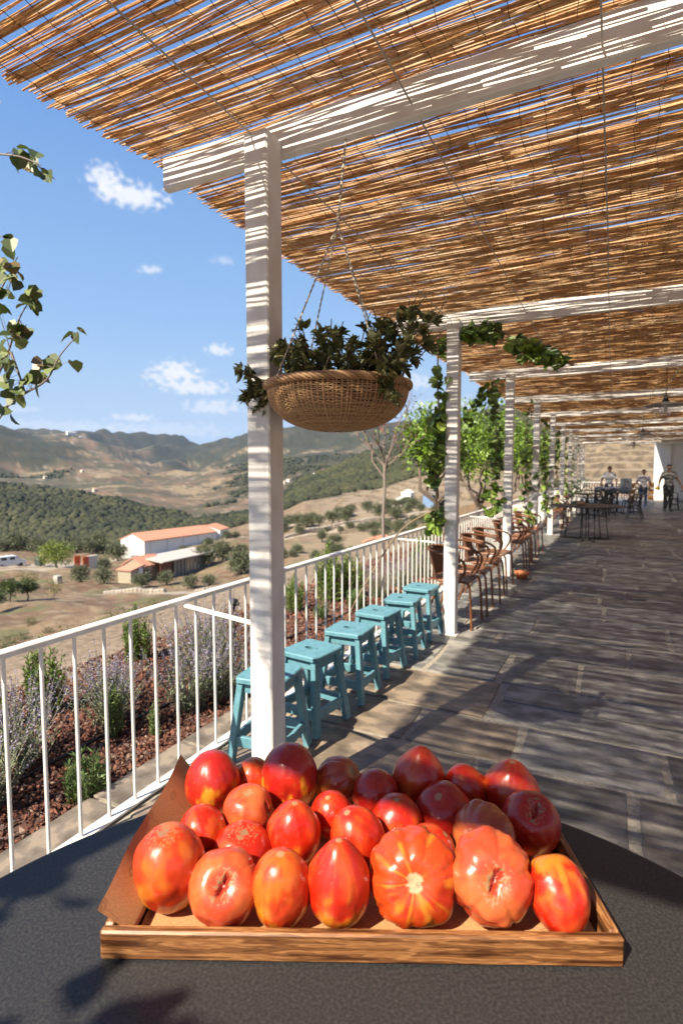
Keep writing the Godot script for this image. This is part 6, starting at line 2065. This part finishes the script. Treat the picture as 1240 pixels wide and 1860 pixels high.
# ---------------------------------------------------------------- small things
func small_things() -> void:
	# terracotta saucer pot by the third post
	var pt := MB.new()
	pt.lathe([Vector2(0.0, 0.001), Vector2(0.075, 0.001), Vector2(0.085, 0.06), Vector2(0.10, 0.065), Vector2(0.105, 0.10), Vector2(0.095, 0.10), Vector2(0.085, 0.08), Vector2(0.0, 0.07)], 28)
	var p := top("terracotta_pot", pt, M.terracotta)
	p.position = Vector3(-1.10, 0.0, -7.95)
	tag(p, "low terracotta pot on the floor at the third post", "pot")
	# white building at the far right of the terrace
	var b := thing("white_building", "white rendered building with an open porch at the terrace's far right", "building", Vector3(0, 0, 0))
	var w := MB.new()
	w.col = Color(0.80, 0.79, 0.77)
	w.bx(Vector3(2.28, 1.45, -33.2), Vector3(0.75, 2.9, 0.5), 0.02)
	part("pillar", w, b, M.paint)
	var w2 := MB.new()
	w2.col = Color(0.80, 0.79, 0.77)
	w2.bx(Vector3(4.9, 1.45, -33.3), Vector3(4.49, 2.9, 0.4), 0.02)
	part("back_wall", w2, b, M.paint)
	var w3 := MB.new()
	w3.col = Color(0.80, 0.79, 0.77)
	w3.bx(Vector3(5.05, 3.18, -30.4), Vector3(6.3, 0.55, 6.6), 0.02)
	part("porch_roof", w3, b, M.paint)
	var w4 := MB.new()
	w4.col = Color(0.80, 0.79, 0.77)
	w4.bx(Vector3(7.2, 1.45, -30.2), Vector3(0.3, 2.9, 5.8), 0.02)
	part("side_wall", w4, b, M.paint)
	# end railing of the terrace
	var r := thing("end_railing", "white railing across the terrace's far end", "railing", Vector3(-1.9, 0, -35.6))
	var tr := MB.new()
	tr.bx(Vector3(1.8, 0.86, 0), Vector3(3.7, 0.03, 0.045), 0.003)
	part("top_rail", tr, r, M.white)
	var bl := MB.new()
	bl.rod(Vector3.ZERO, Vector3(0, 0.85, 0), 0.009, 6)
	var bm := bl.mesh(M.white)
	for k in 26:
		part("baluster", bm, r).position = Vector3(0.02 + k * 0.142, 0, 0)
	# orange-brown wooden screens at the far end
	for k in 2:
		var s := MB.new()
		s.col = Color(0.42, 0.20, 0.07)
		for q in 3: s.bx(Vector3(0, 0.25 + q * 0.3, 0), Vector3(0.22, 0.2, 0.04), 0.004)
		s.bx(Vector3(-0.1, 0.5, -0.03), Vector3(0.03, 1.0, 0.03)); s.bx(Vector3(0.1, 0.5, -0.03), Vector3(0.03, 1.0, 0.03))
		var o := top("timber_stand", s, M.paint)
		o.position = [Vector3(0.82, 0, -29.0), Vector3(1.62, 0, -29.5)][k]
		tag(o, ["orange brown timber stand left of the person in jeans", "orange brown timber stand right of the person in jeans"][k], "stand", "timber stands at the far end")
